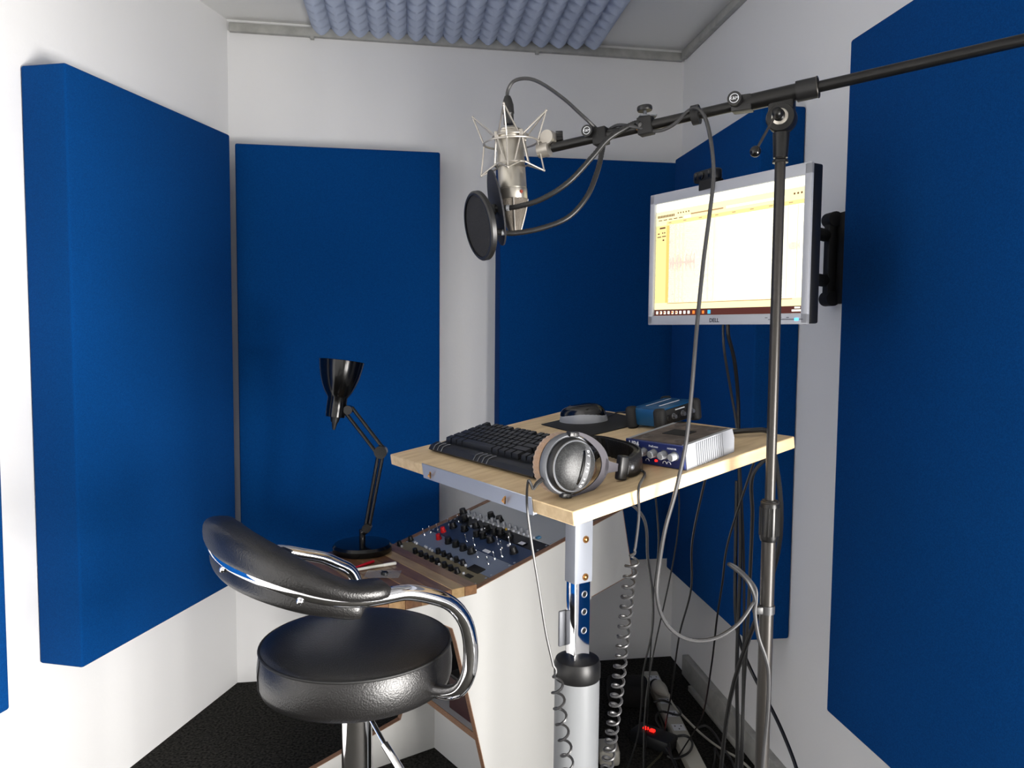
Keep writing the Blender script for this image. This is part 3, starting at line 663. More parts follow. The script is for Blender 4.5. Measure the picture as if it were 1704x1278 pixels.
def pad(ph, z0, hz, th_, kr, name, lab, up_, gmin, gpow):
    rg = []; n = 52
    for i in range(n + 1):
        p = -ph + 2 * ph * i / n; e = 1 - abs(2 * i / n - 1)
        ro = min(1, sqrt(max(0, 1 - (1 - min(1, e / .07)) ** 2)) + .05); g = max(gmin, max(0, cos(p * .93)) ** gpow) * (1 - .42 * max(0, sin(p)) if up_ > 0 else 1)
        pc = max(-pi / 2, min(pi / 2, p)); c = arcp(pc, kr); c = c + V((abs(p) - abs(pc), 0, 0)) * .24; nv = V((-cos(pc), sin(pc), 0)); rr = []; hh = hz * g; zm = c.z + z0 + up_ * hh
        for k in range(24):
            a = 2 * pi * k / 24; se = lambda v: (abs(v) ** .72) * (1 if v > 0 else -1)
            rr.append(V((c.x, c.y, 0)) + nv * se(cos(a)) * th_ * (.35 + .65 * ro) + V((0, 0, zm + se(sin(a)) * hh * ro)))
        rg.append(rr)
    return B().loft(rg).build(name, LEATHER, stool, 60, lab)
pad(rad(94), -.006, .032, .032, -.014, 'backrest_pad', 'upper backrest pad with rounded ends', 1, .46, .7)
pad(rad(84), .004, .026, .027, -.020, 'backrest_pad', 'lower backrest pad', -1, .80, .3)
for ph in (-55, -10, 38): 
    c = arcp(rad(ph), .0135); nv = V((-cos(rad(ph)), sin(rad(ph)), 0)); B().sphere(c + V((0, 0, -.012)) - nv * .004, (.006, .006, .006)).build('frame_screw', CHROME, stool)
B().lathe([(0, .70), (.05, .70), (.05, SZ0), (0, SZ0)], I4, 24).box((0, 0, SZ0 - .006), (.20, .16, .012)).build('seat_mount', BLACKP, stool)
B().lathe([(0, .05), (.040, .05), (.040, .30), (.038, .31), (0, .31)], I4, 28).build('outer_tube', CHROME, stool)
B().lathe([(0, .30), (.030, .30), (.030, .742), (0, .742)], I4, 28).build('gas_lift', CHROME, stool)
B().lathe([(0, 0), (.205, 0), (.205, .006), (.19, .016), (.10, .034), (.045, .06), (0, .06)], I4, 56).build('base_disc', CHROME, stool)
SIv = stool.matrix_world.inverted()
h0 = SIv @ aty(619, 1200, 1.44); h1 = SIv @ aty(640, 1238, 1.40); h2 = SIv @ aty(667, 1282, 1.37)
hs = V((.0, .0, SZ0 - .02))
B().cyl(SIv @ aty(608, 1180, 1.46), h1, .0045, seg=12).cyl(h1, h2, .0075, seg=14).sphere(h2, .0075).build('lift_lever', CHROME, stool)

# ------------------------------------------------------------------ microphone stand
pb0 = aty(1284, 740, 1.30); PX = V((pb0.x, pb0.y, 0))
stand = thing('microphone_stand', 'tall black boom microphone stand in front of monitor', 'microphone stand', PX)
sp = lambda x, y, Y: aty(x, y, Y) - PX
zj = aty(1290, 190, PX.y).z; zg0, zg1 = aty(1275, 900, PX.y).z, aty(1277, 832, PX.y).z
B().cyl((0, 0, .12), (0, 0, zg0 + .01), .0118, seg=24).build('lower_tube', STANDG, stand)
B().cyl((0, 0, zg1 - .01), (0, 0, zj - .06), .0085, seg=24).build('upper_tube', STANDG, stand)
b = B(); b.lathe([(0, zg0), (.0135, zg0), (.0155, zg0 + .006), (.0155, zg1 - .008), (.013, zg1), (0, zg1)], I4, 32)
for k in range(16): a = 2 * pi * k / 16; b.cyl((.0155 * cos(a), .0155 * sin(a), zg0 + .010), (.0155 * cos(a), .0155 * sin(a), zg1 - .012), .0013, seg=6)
b.build('clutch_grip', STANDB, stand); B().torus((0, 0, zg1 - .004), (0, 0, 1), .0135, .002, 28, 8).build('grip_collar', STANDG, stand)
BJ = sp(1290, 161, PX.y); BM_ = sp(905, 249, 1.50); bd = (BJ - BM_).normalized()
BE = BJ + bd * .62
B().cyl(BM_ + bd * .018, BJ, .0088, seg=24).build('boom_front_tube', STANDB, stand)
B().cyl(BJ, BE, .0088, seg=24).build('boom_rear_tube', STANDB, stand)
B().cyl(BE - bd * .07, BE + bd * .01, .022, seg=24).build('counterweight', STANDB, stand)
b1 = sp(1362, 145, 1.27); 
def at(px_): # point of the boom axis seen at pixel column px_
    lo_, hi_ = -.6, .6
    for _ in range(50):
        md = (lo_ + hi_) / 2; q = BJ + bd * md + PX - C0; xx = W / 2 + F * q.dot(rt) / q.dot(fwd)
        if xx < px_: lo_ = md
        else: hi_ = md
    return BJ + bd * lo_
bup = (V((0, 0, 1)) - bd * bd.z).normalized(); bsd = bd.cross(bup)     # bsd points toward / away from viewer
if bsd.y > 0: bsd = -bsd
B().cyl(at(1236), at(1330), .0135, seg=24).build('boom_clamp_tube', STANDB, stand)
q0, q1 = at(1326), at(1361); b = B(); b.cyl(q0, q1, .0165, seg=28); b.build('boom_end_collar', BLACKP, stand); B().torus(q1, bd, .0158, .0016, 28, 8).build('collar_ring', STANDG, stand)
# swivel joint
jc = sp(1291, 193, PX.y - .016); ju = V((0, 0, 1))
b = B(); b.prism([(-.022, .02), (-.020, -.005), (-.012, -.034), (.012, -.034), (.020, -.005), (.024, .02)], -.014, .014, axis_m((0, 0, jc.z), -bsd, (0, 0, 1)) @ Mx.Rotation(rad(90), 4, 'Z'))
b.bm.free(); b = B()
for p0, p1, r in (((0, 0, zj - .07), (0, 0, zj - .03), .0125), ): b.cyl(p0, p1, .0115, .0135, seg=24)
b.lathe([(0, -.014), (.0215, -.014), (.0235, -.010), (.0235, .010), (.0215, .014), (0, .014)], axis_m((0, 0, jc.z), bsd), 32)
b.box(((at(1290)) + V((0, 0, jc.z))) / 2 if False else (0, 0, (BJ.z + jc.z) / 2), (.040, .026, BJ.z - jc.z), Mx.Rotation(atan2(bd.y, bd.x), 4, 'Z'), bev=.004)
b.build('swivel_joint', STANDB, stand)
jd = V((0, 0, jc.z)) + bsd * .014
B().lathe([(0, 0), (.013, 0), (.013, .003), (.011, .004), (0, .004)], axis_m(jd, bsd), 28).build('joint_washer', NICKEL, stand)
B().cyl(jd, jd + bsd * .026, .008, seg=18).torus(jd + bsd * .010, bsd, .0083, .0012, 18, 6).torus(jd + bsd * .016, bsd, .0083, .0012, 18, 6).sphere(jd + bsd * .026 , .0085).build('joint_bolt', STANDB, stand)
lv0 = jd + bsd * .028 ; lv1 = sp(1257, 252, PX.y - .045)
B().cyl(lv0, lv1, .0022, seg=10).build('locking_lever', STANDG, stand); B().sphere(lv1, .0088).build('lever_ball', BLACKG, stand)
B().lathe([(0, 0), (.0125, 0), (.0125, .004), (.010, .006), (0, .006)], Mx.Translation(V((0, 0, zj - .078))), 24).build('pole_collar', STANDB, stand)
def logo_knob(parent, c, d, r):
    k = B().cyl(c, c + d * .016, r, seg=28).build('clamp_knob', BLACKP, parent)
    Lm = axis_m(c + d * .0163, d, (0, 0, 1)) @ Mx.Rotation(rad(90), 4, 'Z')
    B().torus(c + d * .0164, d, r * .62, r * .05, 24, 5).build('emblem_ring', WHITEP, k)
    text('emblem', 'K&M', r * .62, axis_m(c + d * .0164, d) , WHITEP, k, ext=.0002)
kc = at(1229) ; B().box((0, 0, 0), (.034, .026, .026), Mx.Translation(at(1236)) @ axis_m((0, 0, 0), bsd).to_3x3().to_4x4(), bev=.003).build('clamp_housing', BLACKP, stand)
logo_knob(stand, at(1228) + bup * .005 + bsd * .010, bsd, .0115)
# cable strap on the boom, cable clip low on the pole
B().cyl(at(1152), at(1164), .0165, seg=20).build('cable_strap', BLACKM, stand)
zcl = aty(1270, 1013, PX.y).z
B().cyl((0, 0, zcl - .007), (0, 0, zcl + .007), .0135, seg=20).box((-.017, -.006, zcl), (.016, .012, .013), bev=.002).build('pole_cable_clip', CABLEG, stand)
# tripod foot
B().cyl((0, 0, .10), (0, 0, .17), .024, seg=20).build('tripod_hub', BLACKP, stand)
for a in (20, 140, 260):
    B().cyl((.02 * cos(rad(a)), .02 * sin(rad(a)), .125), (.32 * cos(rad(a)), .32 * sin(rad(a)), .012), .009, seg=14).sphere((.32 * cos(rad(a)), .32 * sin(rad(a)), .013), .013).build('leg', STANDB, stand)

# ------------------------------------------------------------------ microphone in its shock mount
MD = 1.50
mt0, mt1 = aty(847, 207, MD), aty(857, 386, MD)      # connector end (top) and head end (bottom)
axm = (mt0 - mt1).normalized(); LM = (mt0 - mt1).length
MMx = axis_m(mt1, axm, (0, 1, 0))
mic = thing('studio_microphone', 'silver large-diaphragm studio microphone hanging upside down', 'microphone', MMx)
R_ = .0268; gl = LM * .30
B().lathe([(0, gl), (R_, gl), (R_, LM * .40), (R_ * 1.0, LM * .40), (R_ * 1.01, LM * .405), (R_, LM * .41), (R_ * .93, LM * .86), (R_ * .90, LM * .865), (0, LM * .865)], I4, 48).build('body', NICKEL, mic)
B().lathe([(R_ * 1.005, gl), (R_ * 1.03, gl + .001), (R_ * 1.03, LM * .395), (R_ * 1.005, LM * .398)], I4, 48).build('body_ring', NICKEL, mic)
B().lathe([(0, LM * .86), (.025, LM * .86), (.026, LM * .87), (.026, LM * .925), (.022, LM * .935), (.022, LM * .95), (.019, LM * .96), (0, LM * .96)], I4, 40).torus((0, 0, LM * .90), (0, 0, 1), .0262, .0012, 40, 6).build('base_nut', NICKEL, mic)
rg = []   # wedge-shaped head basket
for k in range(9):
    f = k / 8; z = gl * (1 - f); fx = R_ * (1.0 - .12 * f); fy = R_ * (1.0 - .62 * f ** 1.2); ex = 1 - .45 * f
    rr = []
    for i in range(40):
        a = 2 * pi * i / 40; ca, sa = cos(a), sin(a); rr.append(((abs(ca) ** ex) * (1 if ca > 0 else -1) * fy, (abs(sa) ** ex) * (1 if sa > 0 else -1) * fx, z))
    rg.append(rr)
WEDGE = Mx.Rotation(rad(0), 4, 'Z')
B().loft(rg).build('head_grille', GRILLE, mic, 50)
b = B()
for sgn in (-1, 1):
    b.tube([(sgn * 0 + 0, sgn * 0, 0)] and [((R_ + .0008) * (1 - .62 * f ** 1.2) * sgn, 0, gl * (1 - f)) for f in [k / 10 for k in range(11)]], .0018, 6)
    b.tube([(0, (R_ + .0008) * (1 - .12 * f) * sgn, gl * (1 - f)) for f in [k / 10 for k in range(11)]], .0018, 6)
b.build('grille_band', WIRE, mic)
vx = MMx.to_3x3().inverted() @ V((.55, -.8, 0)); vx.z = 0; vx.normalize()
B().lathe([(0, 0), (.0035, 0), (.003, .0012), (0, .0012)], axis_m(vx * (R_ * 1.03) + V((0, 0, LM * .355)), vx), 14).build('maker_badge', mat('red_brown_badge', (.55, .25, .18), .4), mic)
# shock mount (hangs on the boom)
ringc = aty(850, 238, MD); SMx = axis_m(ringc, axm, (0, 1, 0))
sm = thing('shock_mount', 'silver wire spider shock mount holding the microphone', 'shock mount', SMx)
toboom = (SMx.inverted() @ (BM_ + PX)); ba = atan2(toboom.y, toboom.x)
WR_ = .0016; RO = .051; RI_ = .033
B().torus((0, 0, 0), (0, 0, 1), RO, .002, 48, 8).build('outer_hoop', WIRE, sm)
for zz in (.012, -.040): B().torus((0, 0, zz), (0, 0, 1), RI_, .0018, 40, 8).build('inner_ring', WIRE, sm)
for k in range(4):
    a = ba + rad(-8) + k * pi / 2; ca, sa = cos(a), sin(a)
    up_t = V((.070 * ca, .070 * sa, .054)); dn_t = V((.060 * ca, .060 * sa, -.056)); nd = V((RO * ca, RO * sa, 0))
    b = B()
    for da in (-.62, .62):
        b.cyl(up_t, (RI_ * cos(a + da), RI_ * sin(a + da), .012), WR_, seg=8); b.cyl(dn_t, (RI_ * cos(a + da), RI_ * sin(a + da), -.040), WR_, seg=8)
    b.cyl(up_t, nd, WR_, seg=8).cyl(nd, dn_t, WR_, seg=8).sphere(up_t, .0027, u=10, v=6).sphere(dn_t, .0027, u=10, v=6).sphere(nd, .003, u=10, v=6)
    b.build('wire_strut', WIRE, sm)
    a2 = a + pi / 4
    B().box((RI_ * cos(a2), RI_ * sin(a2), .012), (.008, .008, .012), bev=.0015).cyl((RI_ * cos(a2), RI_ * sin(a2), .012), (RI_ * cos(a2 + .5), RI_ * sin(a2 + .5), -.040), WR_, seg=8).cyl((RI_ * cos(a2), RI_ * sin(a2), .012), (RI_ * cos(a2 - .5), RI_ * sin(a2 - .5), -.040), WR_, seg=8).build('wire_clip', WIRE, sm)
bdl = V((cos(ba), sin(ba), 0)); sw = bdl * .074 + V((0, 0, .004)); be = toboom
B().cyl(bdl * RO, sw - bdl * .010, .005, .008, seg=14).sphere(sw, .0145).lathe([(0, -.016), (.013, -.016), (.013, .016), (0, .016)], axis_m(sw, SMx.to_3x3().inverted() @ bsd), 24).build('swivel_head', WIRE, sm)
nb = SMx.to_3x3().inverted() @ bd
B().cyl(be - nb * .010, be + nb * .012, .0145, seg=24).cyl(be, sw, .010, seg=14).build('threaded_socket', WIRE, sm)
stc = sw + bdl * .018 + V((0, 0, .002)); b = B(); Am = axis_m(stc, bdl)
b.lathe([(0, -.006), (.0105, -.006), (.0105, .006), (0, .006)], Am, 40, mod=lambda i, k: 1 + .22 * cos(k * 2 * pi / 8)); b.cyl(sw, stc, .003, seg=10); b.build('star_knob', BLACKP, sm)

# ------------------------------------------------------------------ pop screens with goosenecks
def boompx(x): return at(x) + PX
def popscreen(name, label, cpx, Y, diam, n, mt, rimr, stub, path, clampx, knob):
    c = aty(cpx[0], cpx[1], Y); n = V(n).normalized()
    t = thing(name, label, 'pop filter', Mx.Translation(c), 'pop filters on the boom')
    A = axis_m((0, 0, 0), n); R = diam / 2
    if rimr: B().lathe([(R, -rimr), (R + .003, -rimr * .6), (R + .003, rimr * .6), (R, rimr), (R - .004, rimr), (R - .004, -rimr), (R, -rimr)], A, 56).build('rim', BLACKP, t)
    B().lathe([(0, -.0015), (R - .002, -.0015), (R - .002, .0015), (0, .0015)] if not rimr else [(0, -.003), (R - .003, -.003), (R - .003, .003), (0, .003)], A, 56).build('mesh_screen', mt, t)
    gp = [V(p) - c for p in path]; d0 = (gp[1] - gp[0]).normalized()
    B().cyl(gp[0] - d0 * .012, gp[0] + d0 * .010, .006, seg=14).box(gp[0] - d0 * .016, (.010, .014, .018), bev=.002).build('screen_holder', BLACKP, t)
    B().cyl(gp[0] + d0 * .008, gp[0] + d0 * .016, .0055, seg=14).build('ferrule', SILV, t)
    pp = cat_rom(gp, 14); rad_ = [.0046 + (.0005 if k % 2 else 0) for k in range(len(pp))]
    B().tube(pp, rad_, 10).build('gooseneck', BLACKP, t)
    cc = boompx(clampx) - c
    cl = B().box((0, 0, 0), (.024, .030, .026), Mx.Translation(cc) @ axis_m((0, 0, 0), bd).to_3x3().to_4x4(), bev=.002).build('boom_clamp', BLACKM, t)
    if knob == 'top':
        B().cyl(cc + bup * .012, cc + bup * .028, .003, seg=10).box(cc + bup * .0165 + bd * .004, (.03, .02, .002), Mx.Identity(4)).build('clamp_screw', SILG, cl)
        B().lathe([(0, 0), (.0125, 0), (.0135, .002), (.0135, .006), (.0125, .008), (0, .008)], axis_m(cc + bup * .027, bup), 28).build('thumb_wheel', BLACKP, cl)
        B().box(cc - bd * .014 + bsd * .006, (.004, .008, .012), bev=.001).build('brass_pad', BRASS, cl)
    else: logo_knob(cl, cc - bd * .018 + bup * .010 + bsd * .006, bsd, .0105); B().cyl(cc, cc - bd * .018 + bup * .010 + bsd * .008, .006, seg=12).build('knob_shaft', BLACKP, cl)
    return t
def G(l): return [aty(x, y, Y) for x, y, Y in l]
popscreen('pop_filter', 'round black fabric pop filter turned edgeways below shock mount', (799, 376), 1.42, .118, (-.88, -.40, -.20), POP, .006, None,
          G([(826, 386, 1.42), (855, 388, 1.42), (900, 380, 1.42), (945, 362, 1.42), (976, 328, 1.425), (994, 285, 1.435), (1002, 250, 1.44)]) + [boompx(1003) - bup * .012], 1000, 'side')
popscreen('pop_filter', 'thin dark grey metal pop filter seen edge-on beside microphone head', (826, 346), 1.455, .142, (-.97, -.16, -.20), POPM, 0, None,
          G([(835, 347, 1.44), (860, 344, 1.43), (900, 332, 1.42), (945, 304, 1.41), (985, 262, 1.41), (1010, 233, 1.41), (1035, 216, 1.41), (1058, 205, 1.405)]) + [boompx(1070) + bsd * .014], 1075, 'top')

# ------------------------------------------------------------------ microphone cable
xl = aty(846, 176, MD)
bw = lambda x, k=0: boompx(x) + (bup * cos(k) + bsd * sin(k)) * .0125
ctop = [aty(847, 203, MD), aty(846, 185, MD), aty(844, 166, MD), aty(846, 148, MD), aty(857, 134, 1.495), aty(880, 131, 1.49), aty(905, 141, 1.48), aty(940, 166, 1.46), aty(972, 195, 1.44)] + [bw(1000, -.6), bw(1030, .3), bw(1060, 1.6), bw(1090, 3.0), bw(1120, 2.6), bw(1150, 1.0)]
chang = G([(1163, 182, 1.335), (1176, 203, 1.325), (1185, 250, 1.315), (1187, 300, 1.31), (1179, 370, 1.30), (1170, 440, 1.29), (1160, 540, 1.27), (1155, 600, 1.255), (1150, 660, 1.245), (1141, 740, 1.235), (1125, 815, 1.235), (1107, 880, 1.235), (1097, 940, 1.24), (1093, 990, 1.24), (1104, 1030, 1.25), (1128, 1056, 1.255), (1160, 1066, 1.26), (1195, 1060, 1.265), (1228, 1038, 1.27), (1250, 1008, 1.275), (1256, 995, 1.272), (1246, 970, 1.268), (1230, 952, 1.275), (1213, 939, 1.285), (1226, 945, 1.295), (1244, 962, 1.285), (1257, 980, 1.278), (1258, 1000, 1.275), (1256, 1020, 1.272), (1262, 1060, 1.268), (1274, 1095, 1.266), (1279, 1125, 1.266), (1277, 1190, 1.268), (1269, 1278, 1.272), (1266, 1400, 1.28)])
mcb = thing('microphone_cable', 'grey microphone cable running along boom and hanging in a loop', 'cable', aty(1150, 1063, 1.25))
mi = Mx.Translation(-mcb.location)
B().tube([mi @ p for p in cat_rom(ctop + chang, 8)], .0033, 8).build('cable_line', CABLEG, mcb)
B().lathe([(0, 0), (.0095, 0), (.0095, .018), (.011, .02), (.0105, .036), (.008, .046), (.0055, .052), (0, .052)], mi @ axis_m(aty(847, 207, MD), aty(845, 170, MD) - aty(847, 207, MD)), 24).build('plug', BLACKP, mcb, label='black cable plug')

# ------------------------------------------------------------------ monitor on the right wall
def solveY(x0, y0, x1, y1, h):
    a, b_ = ray(x0, y0), ray(x1, y1); return h / (a.z / a.y - b_.z / b_.y)
MH = .315
YL = solveY(1074, 327, 1089, 542, MH); YR = solveY(1341, 266, 1356, 538, MH)
pl = (aty(1074, 327, YL) + aty(1089, 542, YL)) / 2; prr = (aty(1341, 266, YR) + aty(1356, 538, YR)) / 2
mxv = V((prr.x - pl.x, prr.y - pl.y, 0)); MW = mxv.length; mxv.normalize()
mz = ((pl + prr) / 2); mbase = V((mz.x, mz.y, mz.z - MH / 2))
MOM = Mx((mxv, V((0, 0, 1)), mxv.cross(V((0, 0, 1))))).transposed().to_4x4(); MOM.translation = mbase   # x right, y up, z toward the viewer
mon = thing('computer_monitor', 'silver flat computer monitor showing an audio editor, on wall arm', 'monitor', MOM)
bz, bzb, bzt = .016, .022, .024; b = B(); D0 = .006
b.box((0, MH - bzt / 2, -.001), (MW, bzt, .008), bev=.002).box((0, bzb / 2, -.001), (MW, bzb, .008), bev=.002)
for s in (-1, 1): b.box((s * (MW / 2 - bz / 2), MH / 2, -.001), (bz, MH - .002, .008), bev=.002)
bez = b.build('bezel', MSILV, mon, label='silver bezel')
B().box((0, MH / 2, -.0195), (MW - .003, MH - .003, .029), bev=.004).box((0, MH / 2, -.045), (MW * .6, MH * .55, .03), bev=.008).build('rear_housing', BLACKP, mon)
sw_, sh_ = MW - 2 * bz, MH - bzt - bzb; sx0, sy0 = -sw_ / 2, bzb
SW = emit('screen_white', (1, .985, .90), 2.1); SY = emit('screen_cream', (1, .92, .62), 1.25); SY2 = emit('screen_pale', (1, .95, .72), 1.5); SD = emit('taskbar_brown', (.42, .24, .22), .8); SG = emit('screen_grey_line', (.86, .70, .52), .9); SO = emit('screen_orange', (1, .55, .25), 1.2); SB = emit('screen_cyan', (.3, .75, .9), 1.2); ST = emit('screen_dark_text', (.55, .38, .28), .8); SP = emit('screen_wave', (.97, .86, .80), 1.1)
scr = B().box((0, sy0 + sh_ / 2, -.008), (sw_ + .002, sh_ + .002, .006)).build('screen', SW, mon, label='glowing white and cream screen')
def sq(nm, mt, rects, z=.0004):
    if 1 < len(rects) <= 9 and nm != 'taskbar_icon':
        for r_ in rects: sq(nm, mt, [r_], z)
        return
    b = B()
    for x, y, w, h in rects: b.box((sx0 + (x + w / 2) * sw_, sy0 + (1 - y - h / 2) * sh_, -.005 + z), (w * sw_, h * sh_, .0004))
    o = b.build(nm, mt, scr)
    if len(rects) > 1: o['kind'] = 'stuff'
    return o
rnd = random.Random(3)
sq('toolbar', SY2, [(0, .075, 1, .12)]); sq('track_sidebar', SY, [(0, .195, .085, .745)]); sq('ruler_strip', SY, [(.085, .165, .915, .03)], .0006)
sq('sidebar_edge', emit('screen_yellow', (1, .88, .50), 1.05), [(.085, .20, .022, .74)], .0006)
sq('bottom_bar', SY2, [(0, .885, 1, .06)], .0007); sq('scroll_line', SG, [(.10, .888, .84, .006)], .001)
sq('clip_line', SY2, [(x, .20, w, .68) for x, w in ((.155, .006), (.185, .004), (.215, .005), (.40, .004), (.44, .003), (.90, .004), (.955, .004))], .0006)
sq('title_bar', SW, [(0, 0, 1, .07)], .0006); sq('transport_bar', SG, [(.27, .125, .23, .012)], .001); sq('field', SW, [(.22, .14, .05, .02), (.52, .12, .36, .018)], .001)
sq('toolbar_icon', ST, [(.012 + i * .0125, .105, .008, .022) for i in range(11)] + [(.17 + i * .02, .10, .008, .012) for i in range(5)] + [(.02 + i * .04, .145, .028, .007) for i in range(5)] + [(.93 + i * .02, .11, .009, .014) for i in range(3)], .001)
sq('ruler_number', SG, [(.10 + i * .115, .175, .022, .006) for i in range(8)], .001)
sq('sidebar_text', ST, [(.03, .21, .045, .014), (.015, .26, .014, .01), (.05, .255, .008, .012), (.066, .255, .008, .012), (.012, .29, .03, .008), (.05, .288, .03, .008), (.055, .318, .012, .014)], .001)
sq('waveform', SP, [(.115 + k * .0035, .54 - h / 2, .0022, h) for k, h in [(k, rnd.uniform(.01, .16) if rnd.random() < .75 else .02) for k in range(55)]] + [(.91 + k * .004, .50 - h / 2, .002, h) for k, h in [(k, rnd.uniform(.01, .09)) for k in range(16)]], .001)
sq('taskbar', SD, [(0, .945, 1, .055)], .0008)
sq('taskbar_icon', SW, [(.015 + i * .031, .96, .015, .026) for i in range(9)] + [(.955, .952, .03, .012), (.94, .972, .055, .014)], .0012)
sq('taskbar_icon', SO, [(.046, .966, .008, .014), (.078, .966, .008, .014), (.30, .96, .017, .028), (.335, .962, .015, .026), (.37, .962, .015, .026), (.14, .962, .010, .02), (.172, .962, .010, .02)], .0014)
sq('taskbar_icon', SB, [(.41, .958, .02, .032)], .0014)
FM = lambda x, y: Mx.Translation(V((x, y, .0033)))
text('lettering', 'DELL', .0125, FM(-.012, bzb * .42), mat('logo_dark', (.10, .11, .16), .4), bez, bold=.0002, spacing=1.05)
B().box((MW / 2 - .052, bzb * .45, .0032), (.085, .0016, .0012)).build('button_strip', SILG, bez)
for k in range(4): B().box((MW / 2 - .10 + k * .018, bzb * .62, .0032), (.006, .0015, .0012)).build('menu_button', SILG, bez)
B().box((MW / 2 - .024, bzb * .45, .0036), (.010, .005, .0016), bev=.0008).build('power_button', BLUEL, bez, label='glowing blue power button')
# webcam
wc = MOM @ V((-MW / 2 + MW * .365, MH, .0)); wx = 0
wb = thing('webcam', 'black webcam clipped to the top edge of the monitor', 'webcam', MOM @ Mx.Translation(V((-MW * .105, MH + .0005, -.012))) @ Mx.Rotation(rad(-8), 4, 'Y'))
B().box((0, .018, .008), (.078, .026, .026), bev=.007, seg=3).build('body', BLACKP, wb)
B().lathe([(0, 0), (.009, 0), (.009, .003), (.006, .004), (0, .003)], axis_m((-.004, .018, .021), (0, 0, 1)), 22).build('lens', BLACKG, wb)
for s in (-1, 1): B().box((s * .024, .018, .0213), (.010, .016, .0012), bev=.0005).build('speaker_slot', BLACKG, wb)
B().box((.008, .004, .004), (.05, .010, .030), bev=.002).box((.008, -.006, .0175), (.05, .016, .004), bev=.0015).box((.008, .002, -.03), (.046, .006, .05), bev=.002).build('clip', BLACKM, wb)
# wall arm
wpx = (WR.inverted() @ onp(1392, 430, R0, nR)); wy = wpx.x
wm = thing('monitor_arm', 'black wall bracket arm behind the monitor at blue panel edge', 'wall bracket', WR @ Mx.Translation(V((wy, 0, 1.5))))
zb = lambda y: aty(1392, y, 2.1).z - 1.5
B().box((-.03, .006, (zb(350) + zb(505)) / 2), (.08, .010, zb(350) - zb(505)), bev=.003).build('wall_plate', BLACKM, wm)
for y in (352, 496): B().cyl((-.03, .022, zb(y) - .014 if y < 400 else zb(y)), (.012, .022, zb(y) - .014 if y < 400 else zb(y)), .020, seg=20).build('pivot_barrel', BLACKM, wm)
B().box((-.008, .024, (zb(350) + zb(505)) / 2), (.03, .024, zb(365) - zb(495)), bev=.004).build('upright', BLACKM, wm)
mb = wm.matrix_world.inverted() @ (MOM @ V((0, MH / 2, -.063)))
for y in (388, 465):
    B().cyl((.0, .03, zb(y)), (mb.x, mb.y, zb(y)), .017, seg=16).build('arm_bar', BLACKM, wm)
B().box((0, 0, 0), (.12, .12, .006), wm.matrix_world.inverted() @ MOM @ Mx.Translation(V((0, MH / 2, -.064)))).build('monitor_plate', BLACKM, wm)

# ------------------------------------------------------------------ hanging cables
def cable(label, pts, r, mt, n=8, name='cable', group=None):
    return tag(settle(B().tube(cat_rom(pts, n), r, 6).build(name, mt)), label, 'cable', group)
fz = lambda x, y, z=.008: atz(x, y, z)
yb = 1.83
cable('black power cable dropping from the monitor behind table', [MOM @ V((-.02, .02, -.05)), MOM @ V((-.02, -.02, -.05))] + G([(1222, 600, 1.80), (1228, 660, yb), (1229, 720, yb), (1231, 820, yb), (1232, 920, yb), (1229, 1020, yb), (1226, 1120, yb), (1226, 1278, yb)]) + [V((aty(1226, 1278, yb).x, yb + .05, .01))], .0046, CABLE)
cable('thin black video cable hanging close beside the monitor power cable', [MOM @ V((-.035, .02, -.05)), MOM @ V((-.035, -.02, -.05))] + G([(1206, 590, 1.80), (1216, 650, yb), (1227, 720, yb), (1234, 830, yb), (1238, 960, yb + .01), (1237, 1100, yb + .01), (1231, 1278, yb + .01)]) + [V((aty(1231, 1278, yb).x, yb + .08, .01))], .0032, CABLED)
cable('black cable hanging from table rear corner beside stand pole', [TM @ V((td - .01, .03, -.026))] + G([(1253, 790, 1.60), (1252, 860, 1.68), (1248, 960, 1.75), (1243, 1060, 1.78), (1237, 1160, 1.80), (1234, 1278, 1.80)]) + [V((aty(1234, 1278, 1.8).x + .02, 1.86, .01))], .0042, CABLE)
cable('thick black cable slanting across white wall toward floor', G([(1226, 800, 1.87), (1224, 920, 1.87), (1224, 1020, 1.865), (1232, 1070, 1.86), (1252, 1120, 1.84), (1284, 1180, 1.78), (1305, 1225, 1.72), (1325, 1278, 1.66), (1340, 1340, 1.6)]), .0046, CABLE)
cable('thin dark cable dropping under table between coil and loop', [TM @ V((.16, .10, -.026)), ypx(1070, 860, 1.36), ypx(1078, 930, 1.45), ypx(1086, 990, 1.6), ypx(1085, 1050, 1.8), ypx(1070, 1120, 2.1), ypx(1068, 1160, 2.2), ypx(1062, 1220, 2.3), ypx(1048, 1268, 2.36), fz(1040, 1284)], .0028, CABLED, group=None)
cable('very thin black cable crossing the thin dark cable under table', [TM @ V((.28, .12, -.026)), ypx(1096, 900, 1.6), ypx(1088, 985, 1.75), ypx(1084, 1060, 1.95), ypx(1080, 1130, 2.1), ypx(1077, 1200, 2.3), ypx(1072, 1270, 2.38), fz(1070, 1284)], .0018, CABLE)
cable('thin black cable hanging in front of dark blue panel toward white plug', [TM @ V((.36, .06, -.026)), ypx(1152, 900, 1.7), ypx(1150, 980, 1.8), ypx(1132, 1050, 2.0), ypx(1124, 1100, 2.2), ypx(1116, 1160, 2.45), ypx(1109, 1200, 2.55), fz(1106, 1222)], .0024, CABLE)
cable('thin black cable hanging nearest the white right wall trunking', [TM @ V((.47, .04, -.026)), ypx(1212, 900, 1.75), ypx(1202, 970, 1.85), ypx(1193, 1030, 2.0), ypx(1185, 1100, 2.2), ypx(1172, 1180, 2.4), ypx(1158, 1212, 2.5), fz(1125, 1265), fz(1115, 1290)], .0026, CABLE)

